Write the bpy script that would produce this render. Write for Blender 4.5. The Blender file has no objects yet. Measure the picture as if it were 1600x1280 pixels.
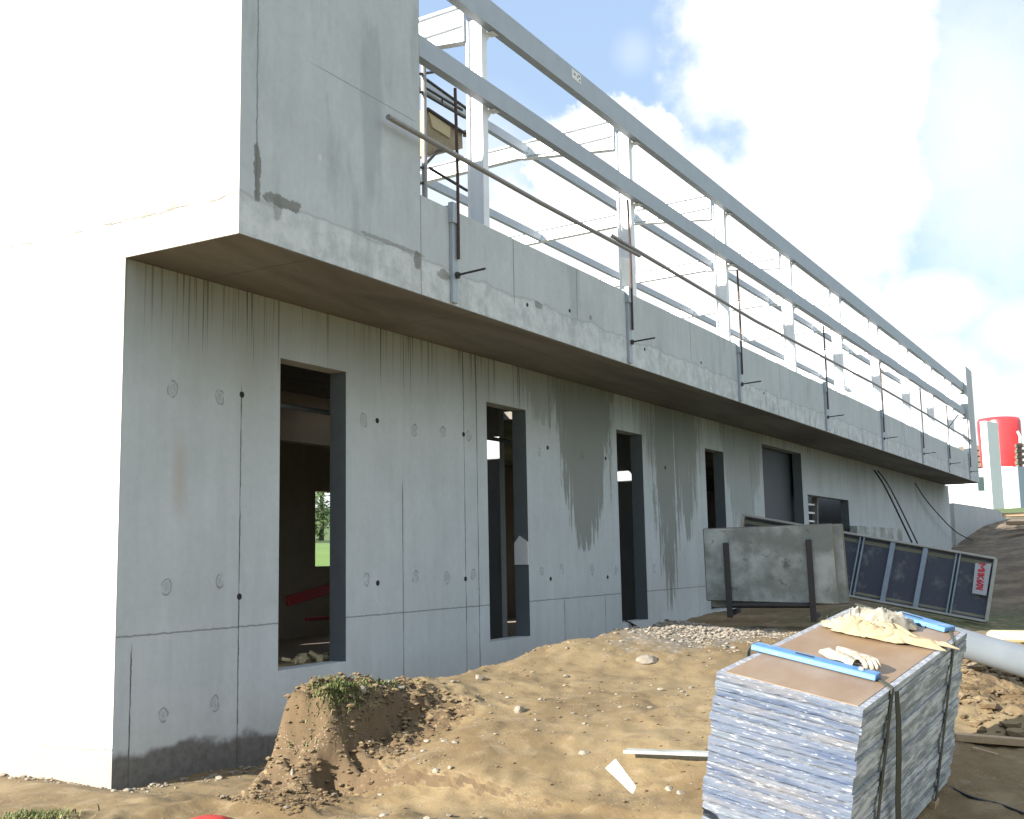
import bpy, bmesh, math, random
import numpy as np
from mathutils import Vector, Matrix
R = math.radians
random.seed(7)
S = bpy.context.scene
C = S.collection

# ---------------------------------------------------------------- camera
CP = Vector((-5.9308, -6.9005, 1.5875))
CR = Vector((0.50077, -0.86536, -0.01928)); CU = Vector((-0.10466, -0.08264, 0.99107)); CF = Vector((0.85923, 0.49428, 0.13196))
FPX = 1750.07
cd = bpy.data.cameras.new('camera'); cam = bpy.data.objects.new('camera', cd); C.objects.link(cam)
m = Matrix.Identity(4)
for i in range(3):
    m[i][0] = CR[i]; m[i][1] = CU[i]; m[i][2] = -CF[i]; m[i][3] = CP[i]
cam.matrix_world = m
cd.sensor_width = 36; cd.lens = 36 * FPX / 1600; cd.clip_end = 3000; cd.clip_start = .05
S.camera = cam
def ray(x, y): return CF + CR * ((x - 800) / FPX) - CU * ((y - 640) / FPX)
def hit(x, y, p0, n):
    d = ray(x, y); n = Vector(n); return CP + d * ((Vector(p0) - CP).dot(n) / d.dot(n))
def at(x, y, ax, v):
    d = ray(x, y); return CP + d * ((v - CP[ax]) / d[ax])

# ---------------------------------------------------------------- light
SUN_AZ, SUN_EL = 20.0, 21.0                       # azimuth from -X towards +Y
sd = Vector((-math.cos(R(SUN_AZ)) * math.cos(R(SUN_EL)), math.sin(R(SUN_AZ)) * math.cos(R(SUN_EL)), math.sin(R(SUN_EL))))
sl = bpy.data.lights.new('sun', 'SUN'); so = bpy.data.objects.new('sun', sl); C.objects.link(so)
sl.energy = 3.7; sl.angle = R(.6); sl.color = (1, .94, .86)
so.rotation_euler = sd.to_track_quat('Z', 'Y').to_euler()
S.view_settings.view_transform = 'Standard'; S.view_settings.look = 'None'
S.view_settings.exposure = 1.85; S.view_settings.gamma = 1

# ---------------------------------------------------------------- node helper
class G:
    def __init__(s, nt): s.nt = nt
    def n(s, t, **k):
        o = s.nt.nodes.new(t)
        for a, b in k.items(): setattr(o, a, b)
        return o
    def link(s, a, b): s.nt.links.new(a, b)
    def put(s, sock, v):
        if isinstance(v, bpy.types.NodeSocket): s.link(v, sock)
        else:
            if sock.type == 'RGBA' and len(v) == 3: v = (*v, 1)
            sock.default_value = v
    def m(s, op, a, b=None, c=None, clamp=False):
        o = s.n('ShaderNodeMath', operation=op, use_clamp=clamp)
        s.put(o.inputs[0], a)
        if b is not None: s.put(o.inputs[1], b)
        if c is not None: s.put(o.inputs[2], c)
        return o.outputs[0]
    def sm(s, v, a, b):                            # smoothstep a..b
        o = s.n('ShaderNodeMapRange', interpolation_type='SMOOTHSTEP'); o.clamp = True
        s.put(o.inputs['Value'], v)
        if a <= b: o.inputs['From Min'].default_value = a; o.inputs['From Max'].default_value = b
        else:
            o.inputs['From Min'].default_value = b; o.inputs['From Max'].default_value = a
            o.inputs['To Min'].default_value = 1; o.inputs['To Max'].default_value = 0
        return o.outputs[0]
    def mix(s, f, a, b):
        o = s.n('ShaderNodeMix', data_type='RGBA'); s.put(o.inputs[0], f); s.put(o.inputs[6], a); s.put(o.inputs[7], b); return o.outputs[2]
    def mul(s, a, f):                              # colour * scalar
        o = s.n('ShaderNodeVectorMath', operation='SCALE'); s.put(o.inputs[0], a); s.put(o.inputs['Scale'], f); return o.outputs[0]
    def noise(s, vec, scale, detail=4, rough=.55, dist=0):
        o = s.n('ShaderNodeTexNoise'); s.link(vec, o.inputs['Vector']); o.inputs['Scale'].default_value = scale
        o.inputs['Detail'].default_value = detail; o.inputs['Roughness'].default_value = rough; o.inputs['Distortion'].default_value = dist
        return o.outputs['Fac']
    def scl(s, vec, v):
        o = s.n('ShaderNodeVectorMath', operation='MULTIPLY'); s.link(vec, o.inputs[0]); o.inputs[1].default_value = v; return o.outputs[0]
    def xyz(s, vec):
        o = s.n('ShaderNodeSeparateXYZ'); s.link(vec, o.inputs[0]); return o.outputs
    def vor(s, vec, scale, feature='F1'):
        o = s.n('ShaderNodeTexVoronoi', feature=feature); s.link(vec, o.inputs['Vector']); o.inputs['Scale'].default_value = scale; return o.outputs['Distance']

def mat(name, fn, rough=.85, metal=0, bump=None):
    mt = bpy.data.materials.new(name); mt.use_nodes = True; nt = mt.node_tree; g = G(nt)
    bs = nt.nodes['Principled BSDF']; bs.inputs['Roughness'].default_value = rough; bs.inputs['Metallic'].default_value = metal
    pos = g.n('ShaderNodeNewGeometry').outputs['Position']; obj = g.n('ShaderNodeTexCoord').outputs['Object']
    r = fn(g, pos, obj)
    if isinstance(r, dict):
        g.put(bs.inputs['Base Color'], r['c'])
        if 'r' in r: g.put(bs.inputs['Roughness'], r['r'])
        if 'h' in r:
            b = g.n('ShaderNodeBump'); b.inputs['Strength'].default_value = r.get('s', .4); b.inputs['Distance'].default_value = r.get('d', .01)
            g.link(r['h'], b.inputs['Height']); g.link(b.outputs[0], bs.inputs['Normal'])
    else: g.put(bs.inputs['Base Color'], r)
    return mt

# ---------------------------------------------------------------- sky
W = bpy.data.worlds.new('World'); S.world = W; W.use_nodes = True
nt = W.node_tree; nt.nodes.clear(); g = G(nt)
sky = g.n('ShaderNodeTexSky', sky_type='NISHITA'); sky.sun_disc = False
sky.sun_elevation = R(SUN_EL); sky.sun_rotation = math.atan2(sd.x, sd.y)
sky.air_density = 1.1; sky.dust_density = .6; sky.ozone_density = 1.5
tc = g.n('ShaderNodeTexCoord').outputs['Generated']
X, Y, Z = g.xyz(tc)
azd = g.m('MULTIPLY', g.m('ARCTAN2', Y, X), 57.2958)
eld = g.m('MULTIPLY', g.m('ARCSINE', Z), 57.2958)
n1 = g.m('SUBTRACT', g.noise(tc, 9, 6, .6), .5); n2 = g.m('SUBTRACT', g.noise(tc, 26, 5, .6), .5)
wob = g.m('ADD', g.m('MULTIPLY', n1, 1.3), g.m('MULTIPLY', n2, .55))
def blob(ca, ce, ra, re, soft=.25, amp=1.0):
    a = g.m('DIVIDE', g.m('SUBTRACT', azd, ca), ra); e = g.m('DIVIDE', g.m('SUBTRACT', eld, ce), re)
    d = g.m('SQRT', g.m('ADD', g.m('MULTIPLY', a, a), g.m('MULTIPLY', e, e)))
    d = g.m('ADD', d, wob)
    return g.m('MULTIPLY', g.sm(d, 1 + soft, 1 - soft), amp)
cl = None
for b in [(14.2, 24.5, 6.2, 6.8, .28), (13.8, 17.5, 4.8, 5.2, .35), (24.5, 19.6, 4.2, 3.4, .1), (22.5, 15.5, 6.5, 5.5, .25), (18, 11, 8, 5, .3), (33, 10, 9, 4, .5, .8), (25, 14, 9, 5, .3), (12, 8, 6, 2.5, .4, .9),
          (8.6, 11.8, 2.6, 1.5, .5, .75), (23, 25, .8, .8, .9, .2), (6, 19.5, 3.5, 7, .8, .55), (5.2, 10, 2.2, 1.6, .7, .6), (33, 19, 5, 3, .8, .45), (30, 5, 40, 4, .8, .8),
          (-45, 30, 30, 14, .4, .95), (-100, 25, 35, 15, .4, .95), (100, 35, 40, 18, .4, .9), (165, 22, 25, 9, .4, .9), (60, 60, 50, 14, .5, .9), (-90, 65, 60, 14, .5, .9)]:
    v = blob(*b); cl = v if cl is None else g.m('MAXIMUM', cl, v)
skc = g.mul(sky.outputs[0], 1.0)
pale = g.mix(g.sm(eld, 30, 0), (2.9, 3.95, 5.7), (3.9, 5.3, 6.1))            # thin high haze veil
skc = g.mix(.85, skc, pale)
cc = g.mix(g.noise(tc, 7, 3), (6.9, 7.0, 7.2), (8.0, 8.0, 8.0))
col = g.mix(cl, skc, cc)
bg = g.n('ShaderNodeBackground'); bg.inputs['Strength'].default_value = .05
g.link(col, bg.inputs['Color']); wo = g.n('ShaderNodeOutputWorld'); g.link(bg.outputs[0], wo.inputs[0])

# ---------------------------------------------------------------- materials
def concrete(g, pos, obj, base=(.485, .53, .545), kind='wall'):
    x, y, z = g.xyz(pos)
    n = g.noise(pos, 1.2, 5, .6); n2 = g.noise(pos, 14, 5, .65)
    c = g.mul(base, g.m('ADD', .80, g.m('MULTIPLY', n, .28)))
    c = g.mul(c, g.m('ADD', .90, g.m('MULTIPLY', n2, .2)))
    fine = g.noise(g.scl(pos, (7, 7, .5)), 1, 6, .62, .3)
    c = g.mul(c, g.m('ADD', .89, g.m('MULTIPLY', fine, .22)))
    blot = g.noise(g.scl(pos, (2.6, 2.6, 1.4)), 1, 7, .72, .8)
    c = g.mul(c, g.m('ADD', .87, g.m('MULTIPLY', blot, .26)))
    h = n2
    if kind == 'wall':
        # drips from the soffit
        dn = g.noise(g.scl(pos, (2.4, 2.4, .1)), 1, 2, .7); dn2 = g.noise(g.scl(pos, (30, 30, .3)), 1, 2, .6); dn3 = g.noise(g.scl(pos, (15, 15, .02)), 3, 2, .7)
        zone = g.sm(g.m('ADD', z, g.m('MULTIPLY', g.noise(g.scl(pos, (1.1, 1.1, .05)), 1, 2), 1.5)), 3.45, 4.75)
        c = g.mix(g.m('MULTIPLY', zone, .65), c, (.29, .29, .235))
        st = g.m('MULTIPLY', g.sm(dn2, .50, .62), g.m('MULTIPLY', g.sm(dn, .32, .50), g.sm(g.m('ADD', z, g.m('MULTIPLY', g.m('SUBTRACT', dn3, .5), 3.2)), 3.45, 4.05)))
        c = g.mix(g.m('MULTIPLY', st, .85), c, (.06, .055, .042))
        # wet stains
        wn = g.m('ADD', g.noise(g.scl(pos, (6, 6, 1.1)), 1, 7, .75), g.m('MULTIPLY', g.noise(g.scl(pos, (16, 16, .22)), 1, 3, .6), .8))
        tot = None
        for cx, zb, w, a in [(8.05, 1.65, 1.05, .95), (11.05, .70, .68, .95), (11.9, 1.8, .75, .85), (6.9, 3.3, .8, .5), (14.9, 1.8, 1.3, .55), (10.6, 2.9, .9, .5)]:
            dx = g.m('ABSOLUTE', g.m('SUBTRACT', x, cx))
            hh = g.m('DIVIDE', g.m('SUBTRACT', z, zb), 4.1 - zb)
            ww = g.m('MULTIPLY', g.m('POWER', g.m('MAXIMUM', hh, 0.0), .45), w)
            e = g.m('ADD', g.m('SUBTRACT', g.m('MULTIPLY', ww, 1.12), dx), g.m('MULTIPLY', g.m('SUBTRACT', wn, .93), 1.7))
            v = g.m('MULTIPLY', g.m('MULTIPLY', g.sm(e, 0.02, .16), g.sm(hh, -.01, .02)), a)
            tot = v if tot is None else g.m('MAXIMUM', tot, v)
        c = g.mix(g.m('MULTIPLY', tot, .8), c, (.155, .165, .14))
        # form joints
        for jx, zt in [(1.31, 3.1), (3.72, 2.4), (4.94, 9), (.16, .95), (7.35, 1.05), (8.6, 1.05), (12.3, 1.05), (5.22, 9), (15.4, 9), (25.2, 9), (29, 9), (33, 9)]:
            j = g.sm(g.m('ABSOLUTE', g.m('SUBTRACT', g.m('ADD', x, g.m('MULTIPLY', g.m('SUBTRACT', n2, .5), .02)), jx)), .010, .004)
            if zt < 9: j = g.m('MULTIPLY', j, g.sm(z, zt + .1, zt - .1))
            j = g.m('MULTIPLY', j, g.m('ADD', .45, g.m('MULTIPLY', g.sm(g.noise(pos, 3.1, 2), .35, .6), .5)))
            c = g.mix(j, c, (.07, .075, .075))
        j = g.sm(g.m('ABSOLUTE', g.m('SUBTRACT', g.m('ADD', z, g.m('MULTIPLY', g.m('SUBTRACT', n2, .5), .03)), 1.055)), .010, .004)
        c = g.mix(g.m('MULTIPLY', j, .6), c, (.08, .085, .08))
        # chalked circles round the filled tie holes
        tot = None
        for cx, cz in [(.52, 3.02), (1.05, 3.0), (.50, 1.42), (1.08, 1.45), (.50, .42), (1.05, .45), (3.05, 3.0), (3.95, 2.98), (4.5, 3.0), (5.05, 3.0), (3.1, 1.4), (3.95, 1.42), (4.55, 1.4), (5.1, 1.42), (6.75, 2.95), (8.0, 3.0), (6.75, 1.42), (7.3, 1.45), (8.2, 1.42), (9.0, 1.4), (10.4, 1.4), (2.1, .38), (3.0, .36), (4.2, .3)]:
            dx = g.m('MULTIPLY', g.m('SUBTRACT', x, cx), 1.25); dz = g.m('SUBTRACT', z, cz)
            d = g.m('SQRT', g.m('ADD', g.m('MULTIPLY', dx, dx), g.m('MULTIPLY', dz, dz)))
            d = g.m('ADD', d, g.m('MULTIPLY', g.m('SUBTRACT', g.noise(pos, 7, 2), .5), .11))
            v = g.sm(g.m('ABSOLUTE', g.m('SUBTRACT', d, .058)), .014, .003)
            v = g.m('MAXIMUM', v, g.m('MULTIPLY', g.sm(d, .055, .02), .45))
            tot = v if tot is None else g.m('MAXIMUM', tot, v)
        brk = g.sm(g.noise(pos, 11, 2), .36, .52)
        c = g.mix(g.m('MULTIPLY', g.m('MULTIPLY', tot, brk), .52), c, (.08, .08, .075))
        # rust run and mud splash at the base
        rx = g.m('SUBTRACT', x, .62)
        ru = g.m('MULTIPLY', g.sm(g.m('ABSOLUTE', rx), .12, 0), g.m('MULTIPLY', g.sm(z, 1.9, 2.2), g.sm(z, 2.8, 2.4)))
        c = g.mix(g.m('MULTIPLY', ru, .35), c, (.38, .27, .17))
        mud = g.sm(g.m('SUBTRACT', g.m('ADD', z, g.m('MULTIPLY', x, .045)), g.m('MULTIPLY', g.noise(pos, 2.2, 4), .35)), .05, -.02)
        c = g.mix(g.m('MULTIPLY', mud, g.m('ADD', .6, g.m('MULTIPLY', n2, .5))), c, (.085, .08, .068))
    if kind == 'upper':
        zb = g.m('ADD', g.m('SUBTRACT', z, g.m('MULTIPLY', x, .0)), g.m('MULTIPLY', g.m('SUBTRACT', g.noise(pos, 1.6, 4), .5), .25))
        low = g.sm(zb, 4.36, 4.30)
        pn = g.noise(pos, 5, 6, .7)
        c = g.mix(g.m('MULTIPLY', low, .6), c, g.mix(g.sm(pn, .35, .65), (.40, .43, .43), (.68, .71, .71)))
        c = g.mix(g.m('MULTIPLY', g.sm(g.m('ABSOLUTE', g.m('SUBTRACT', zb, 4.34)), .02, .0), .25), c, (.12, .12, .11))
        for jx, z0 in [(4.07, 4.2), (5.55, 4.3), (9.2, 4.3), (13.6, 4.3), (18.3, 4.3), (24, 4.3), (29, 4.3)]:
            j = g.m('MULTIPLY', g.sm(g.m('ABSOLUTE', g.m('SUBTRACT', x, jx)), .009, .004), g.sm(z, z0, z0 + .1))
            c = g.mix(g.m('MULTIPLY', j, .8), c, (.06, .065, .065))
        j = g.sm(g.m('ABSOLUTE', g.m('SUBTRACT', x, 2.355)), .010, .004)
        c = g.mix(g.m('MULTIPLY', j, .55), c, (.12, .12, .12))
        # inclined construction joint and cracked arris of the tall panel
        l = g.m('SUBTRACT', z, 5.63)
        j = g.m('MULTIPLY', g.sm(g.m('ABSOLUTE', l), .008, .003), g.sm(x, .7, 1.0)); j = g.m('MULTIPLY', j, g.sm(x, 2.36, 2.2))
        c = g.mix(g.m('MULTIPLY', j, .45), c, (.10, .10, .10))
        xx = g.m('ADD', x, g.m('MULTIPLY', g.m('SUBTRACT', pn, .5), .05))
        j = g.m('MULTIPLY', g.sm(g.m('ABSOLUTE', g.m('SUBTRACT', xx, .18)), .012, .004), g.sm(z, 4.3, 4.35))
        c = g.mix(g.m('MULTIPLY', j, .6), c, (.09, .09, .085))
        def spot(cx, cz, rx, rz, thr=.5):
            a = g.m('DIVIDE', g.m('SUBTRACT', x, cx), rx); b = g.m('DIVIDE', g.m('SUBTRACT', z, cz), rz)
            d = g.m('ADD', g.m('SQRT', g.m('ADD', g.m('MULTIPLY', a, a), g.m('MULTIPLY', b, b))), g.m('MULTIPLY', g.m('SUBTRACT', pn, .5), 2.6))
            return g.sm(d, 1.0, .8)
        for sx, sz, a, b, k in [(.19, 4.52, .045, .22, .8), (.50, 4.36, .22, .06, .75), (.42, 4.30, .05, .12, .4), (1.9, 4.37, .5, .025, .5), (2.3, 4.30, .06, .08, .7), (2.7, 4.27, .12, .06, .6), (4.6, 4.33, .08, .04, .6), (5.9, 4.42, .05, .04, .6)]:
            c = g.mix(g.m('MULTIPLY', spot(sx, sz, a, b), k), c, (.13, .13, .11))
        c = g.mix(g.m('MULTIPLY', spot(.92, 4.86, .025, .035), .8), c, (.62, .63, .6))
        blk = g.m('MULTIPLY', g.sm(g.noise(g.scl(pos, (8, 8, 1.2)), 1, 4, .7), .56, .68), g.m('MULTIPLY', g.sm(x, 8, 14), g.sm(z, 4.5, 4.1)))
        c = g.mix(g.m('MULTIPLY', blk, .6), c, (.10, .10, .09))
        w = g.m('MULTIPLY', g.sm(g.noise(g.scl(pos, (2.2, 2.2, .5)), 1, 5, .6), .55, .68), .35)
        c = g.mix(w, c, (.21, .24, .25))
    if kind == 'end':
        for zz, k in [(4.30, .93), (.22, .8)]:
            j = g.sm(g.m('ABSOLUTE', g.m('SUBTRACT', g.m('ADD', z, g.m('MULTIPLY', g.m('SUBTRACT', g.noise(pos, 6, 4), .5), .10)), zz)), .012, .002)
            c = g.mix(g.m('MULTIPLY', g.m('MULTIPLY', j, k), g.sm(g.noise(pos, 2.5, 3), .36, .50)), c, (.12, .11, .09))
        c = g.mix(g.m('MULTIPLY', g.sm(z, .24, .18), .75), c, (.27, .22, .16))
        bl = g.m('MULTIPLY', g.m('MULTIPLY', g.sm(g.noise(pos, 7, 5, .7), .5, .62), g.sm(g.m('ABSOLUTE', g.m('SUBTRACT', z, 4.32)), .12, .02)), g.sm(y, .1, -.2))
        c = g.mix(g.m('MULTIPLY', bl, .85), c, (.17, .165, .12))
    return dict(c=c, h=h, s=.25, d=.006)
M = {}
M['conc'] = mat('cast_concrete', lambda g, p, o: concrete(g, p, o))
M['upper'] = mat('parapet_concrete', lambda g, p, o: concrete(g, p, o, (.50, .54, .55), 'upper'))
M['end'] = mat('gable_concrete', lambda g, p, o: concrete(g, p, o, (.56, .55, .51), 'end'))
M['plain'] = mat('plain_concrete', lambda g, p, o: concrete(g, p, o, (.43, .46, .465), 'x'))
M['inner'] = mat('inner_concrete', lambda g, p, o: concrete(g, p, o, (.44, .37, .29), 'x'))
M['reveal'] = mat('shade_toned_reveal', lambda g, p, o: g.mul((.12, .14, .15), g.m('ADD', .8, g.m('MULTIPLY', g.noise(p, 5, 5), .4))), .8)  # dark tone stands for the shade inside the window jambs
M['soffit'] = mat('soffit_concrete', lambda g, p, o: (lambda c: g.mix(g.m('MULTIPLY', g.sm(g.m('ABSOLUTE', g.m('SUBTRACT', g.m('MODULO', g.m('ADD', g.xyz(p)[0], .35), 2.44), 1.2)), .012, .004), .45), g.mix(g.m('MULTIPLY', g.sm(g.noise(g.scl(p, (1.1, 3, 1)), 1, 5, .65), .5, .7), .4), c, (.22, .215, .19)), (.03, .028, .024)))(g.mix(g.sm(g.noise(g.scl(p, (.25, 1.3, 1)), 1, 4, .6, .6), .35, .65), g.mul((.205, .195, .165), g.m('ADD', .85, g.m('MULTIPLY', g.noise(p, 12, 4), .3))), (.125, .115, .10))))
def steelf(base, k=.25, sc=6):
    def f(g, p, o):
        n = g.noise(p, sc, 4, .6); n2 = g.noise(p, 60, 3, .6)
        c = g.mul(base, g.m('ADD', 1 - k / 2, g.m('MULTIPLY', n, k))); c = g.mul(c, g.m('ADD', .93, g.m('MULTIPLY', n2, .14)))
        return dict(c=c, h=n2, s=.1, d=.002)
    return f
M['galv'] = mat('galvanised_steel', steelf((.36, .405, .45)), .55, .15)
M['white_steel'] = mat('pale_primed_steel', steelf((.78, .80, .82), .10), .5, .1)
M['dark_steel'] = mat('dark_steel', steelf((.055, .05, .048), .6, 20), .6, .4)
M['rust'] = mat('rusty_steel', steelf((.075, .045, .037), .8, 30), .8, .1)
M['tube'] = mat('scaffold_tube_steel', steelf((.27, .26, .25), .5, 12), .5, .3)
M['black'] = mat('black_rubber', lambda g, p, o: (.015, .016, .018), .6)
M['hole'] = mat('dark_hole', lambda g, p, o: (.02, .02, .02), .9)
M['brownboard'] = mat('brown_formwork_board', lambda g, p, o: g.mix(g.noise(g.scl(o, (6, 1, 6)), 2, 4), (.17, .13, .075), (.38, .32, .20)), .7)
M['darkboard'] = mat('dark_film_board', lambda g, p, o: g.mix(g.noise(p, 2, 4), (.050, .056, .068), (.075, .08, .095)), .6)
M['paperwhite'] = mat('white_plastic', lambda g, p, o: g.mix(g.noise(p, 8, 3), (.6, .62, .6), (.85, .86, .84)), .5)
M['pipe'] = mat('grey_plastic_pipe', lambda g, p, o: g.mix(g.noise(p, 3, 4), (.12, .14, .16), (.17, .195, .21)), .35)
M['red'] = mat('red_paint', lambda g, p, o: g.mix(g.noise(p, 1.2, 4), (.62, .03, .035), (.72, .05, .055)), .3)
M['redplastic'] = mat('red_plastic', lambda g, p, o: g.mix(g.noise(p, 5, 4), (.42, .03, .03), (.6, .06, .05)), .4)
M['whitepaint'] = mat('white_paint', lambda g, p, o: g.mix(g.noise(p, 1.5, 4), (.74, .75, .76), (.84, .84, .84)), .4)
M['container'] = mat('blue_grey_paint', lambda g, p, o: g.mix(g.noise(p, 1.5, 4), (.36, .42, .50), (.43, .48, .56)), .4)
M['glass'] = mat('dark_glass', lambda g, p, o: (.05, .08, .08), .08)
M['wood'] = mat('sawn_timber', lambda g, p, o: g.mix(g.noise(g.scl(o, (2, 30, 30)), 1, 4), (.30, .20, .11), (.46, .34, .21)), .75)
M['foam'] = mat('pale_yellow_foam', lambda g, p, o: g.mix(g.noise(o, 7, 4), (.44, .36, .20), (.52, .44, .28)), .8)
M['bluepaint'] = mat('light_blue_paint', lambda g, p, o: g.mix(g.sm(g.noise(o, 9, 5, .7), .52, .72), (.075, .20, .40), (.22, .31, .40)), .45)
M['cloth'] = mat('beige_canvas', lambda g, p, o: dict(c=g.mix(g.noise(o, 5, 5, .6), (.24, .16, .075), (.46, .40, .28)), h=g.noise(o, 40, 4), s=.4, d=.004), .9)
M['cloth2'] = mat('off_white_canvas', lambda g, p, o: dict(c=g.mix(g.sm(g.noise(o, 6, 5, .6), .4, .65), (.24, .22, .17), (.44, .425, .365)), h=g.noise(o, 40, 4), s=.4, d=.004), .9)
M['glove'] = mat('cream_leather', lambda g, p, o: dict(c=g.mix(g.sm(g.noise(o, 25, 4), .45, .6), (.34, .28, .20), (.46, .43, .37)), h=g.noise(o, 90, 3), s=.4, d=.002), .85)
M['strap'] = mat('dark_webbing', lambda g, p, o: g.mix(g.noise(o, 12, 3), (.035, .04, .03), (.075, .08, .055)), .8)
def panel_edge(g, p, o):
    rnd = g.n('ShaderNodeObjectInfo').outputs['Random']
    q = g.n('ShaderNodeVectorMath', operation='ADD'); g.link(o, q.inputs[0]); cb = g.n('ShaderNodeCombineXYZ')
    g.link(g.m('MULTIPLY', rnd, 37.), cb.inputs[0]); g.link(g.m('MULTIPLY', rnd, 91.), cb.inputs[2]); g.link(cb.outputs[0], q.inputs[1]); v = q.outputs[0]
    a = g.noise(g.scl(v, (1.5, 1.5, 34)), 1, 6, .66); b = g.noise(g.scl(v, (13, 13, 70)), 1, 5, .68)
    c = g.mix(g.sm(a, .38, .62), (.045, .070, .130), (.15, .175, .20))
    c = g.mix(g.m('MULTIPLY', g.sm(g.m('ADD', a, g.m('MULTIPLY', g.m('SUBTRACT', rnd, .5), .22)), .52, .66), .75), c, (.085, .11, .17))
    c = g.mix(g.m('MULTIPLY', g.sm(g.noise(g.scl(v, (1.6, 1.6, 9)), 1, 3), .5, .65), .55), c, (.17, .16, .15))
    c = g.mix(g.m('MULTIPLY', g.sm(b, .57, .65), .75), c, (.40, .41, .42))
    c = g.mix(g.m('MULTIPLY', g.sm(b, .42, .33), .6), c, (.04, .05, .07))
    return dict(c=c, h=b, s=.3, d=.004)
M['pedge'] = mat('worn_painted_panel_edge', panel_edge, .7)
M['pedgeside'] = mat('weathered_panel_side', lambda g, p, o: dict(c=g.mix(g.sm(g.noise(g.scl(o, (8, 3, 18)), 1, 6, .7), .4, .62), (.20, .235, .245), (.50, .55, .56)), h=g.noise(o, 50, 4), s=.5, d=.004), .8)
M['ptop'] = mat('brown_panel_face', lambda g, p, o: dict(c=g.mix(g.sm(g.noise(g.scl(o, (3, 1.2, 3)), 1, 6, .65), .35, .7), (.22, .14, .075), (.285, .21, .14)), h=g.noise(o, 60, 3), s=.1, d=.002), .5)
M['ptrim'] = mat('pale_panel_rim', lambda g, p, o: g.mix(g.sm(g.noise(o, 30, 5, .7), .45, .6), (.22, .24, .27), (.38, .39, .40)), .6)
M['slab'] = mat('mottled_grey_panel', lambda g, p, o: dict(c=g.mix(g.m('MULTIPLY', g.sm(g.noise(p, 6, 5, .65), .58, .70), .7), g.mix(g.sm(g.noise(p, 2.4, 6, .6), .36, .64), (.23, .245, .22), (.46, .485, .46)), (.075, .085, .07)), h=g.noise(p, 20, 4), s=.2, d=.004), .75)
M['slabedge'] = mat('rusty_tan_panel_edge', lambda g, p, o: g.mix(g.noise(g.scl(p, (8, 8, 2)), 1, 5), (.11, .095, .07), (.24, .21, .165)), .75)
M['film'] = mat('scuffed_dark_film_face', lambda g, p, o: dict(c=g.mix(g.m('MULTIPLY', g.sm(g.noise(p, 3.5, 7, .72), .50, .72), .65), (.050, .053, .072), (.22, .215, .20)), h=g.noise(p, 30, 4), s=.15, d=.003), .5)
M['alu'] = mat('dull_aluminium', lambda g, p, o: g.mix(g.noise(p, 8, 5), (.32, .31, .28), (.50, .48, .43)), .6, .1)
M['rib'] = mat('steel_panel_rib', lambda g, p, o: g.mix(g.noise(p, 8, 5), (.20, .25, .30), (.34, .39, .44)), .5, .1)
M['olive'] = mat('muddy_frame', lambda g, p, o: g.mix(g.noise(p, 5, 5), (.16, .15, .10), (.30, .28, .20)), .75)
M['sign'] = mat('white_tag', lambda g, p, o: g.mix(g.noise(p, 14, 4), (.38, .38, .40), (.50, .50, .50)), .6)
M['redink'] = mat('red_paint_writing', lambda g, p, o: (.55, .03, .05), .6)
M['stone'] = mat('pale_stone', lambda g, p, o: dict(c=g.mix(g.noise(o, 9, 5), (.15, .125, .09), (.36, .32, .26)), h=g.noise(o, 25, 4), s=.5, d=.01), .9)
M['grass'] = mat('grass_blade', lambda g, p, o: g.mix(g.sm(g.noise(p, 60, 2), .52, .66), g.mix(g.noise(p, 6, 3), (.045, .085, .018), (.15, .17, .05)), (.26, .22, .11)), .7)
M['leaf'] = mat('leaf', lambda g, p, o: g.mix(g.noise(p, 1.5, 3), (.03, .07, .015), (.08, .13, .03)), .7)
M['bark'] = mat('bark', lambda g, p, o: (.09, .07, .05), .9)
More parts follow.
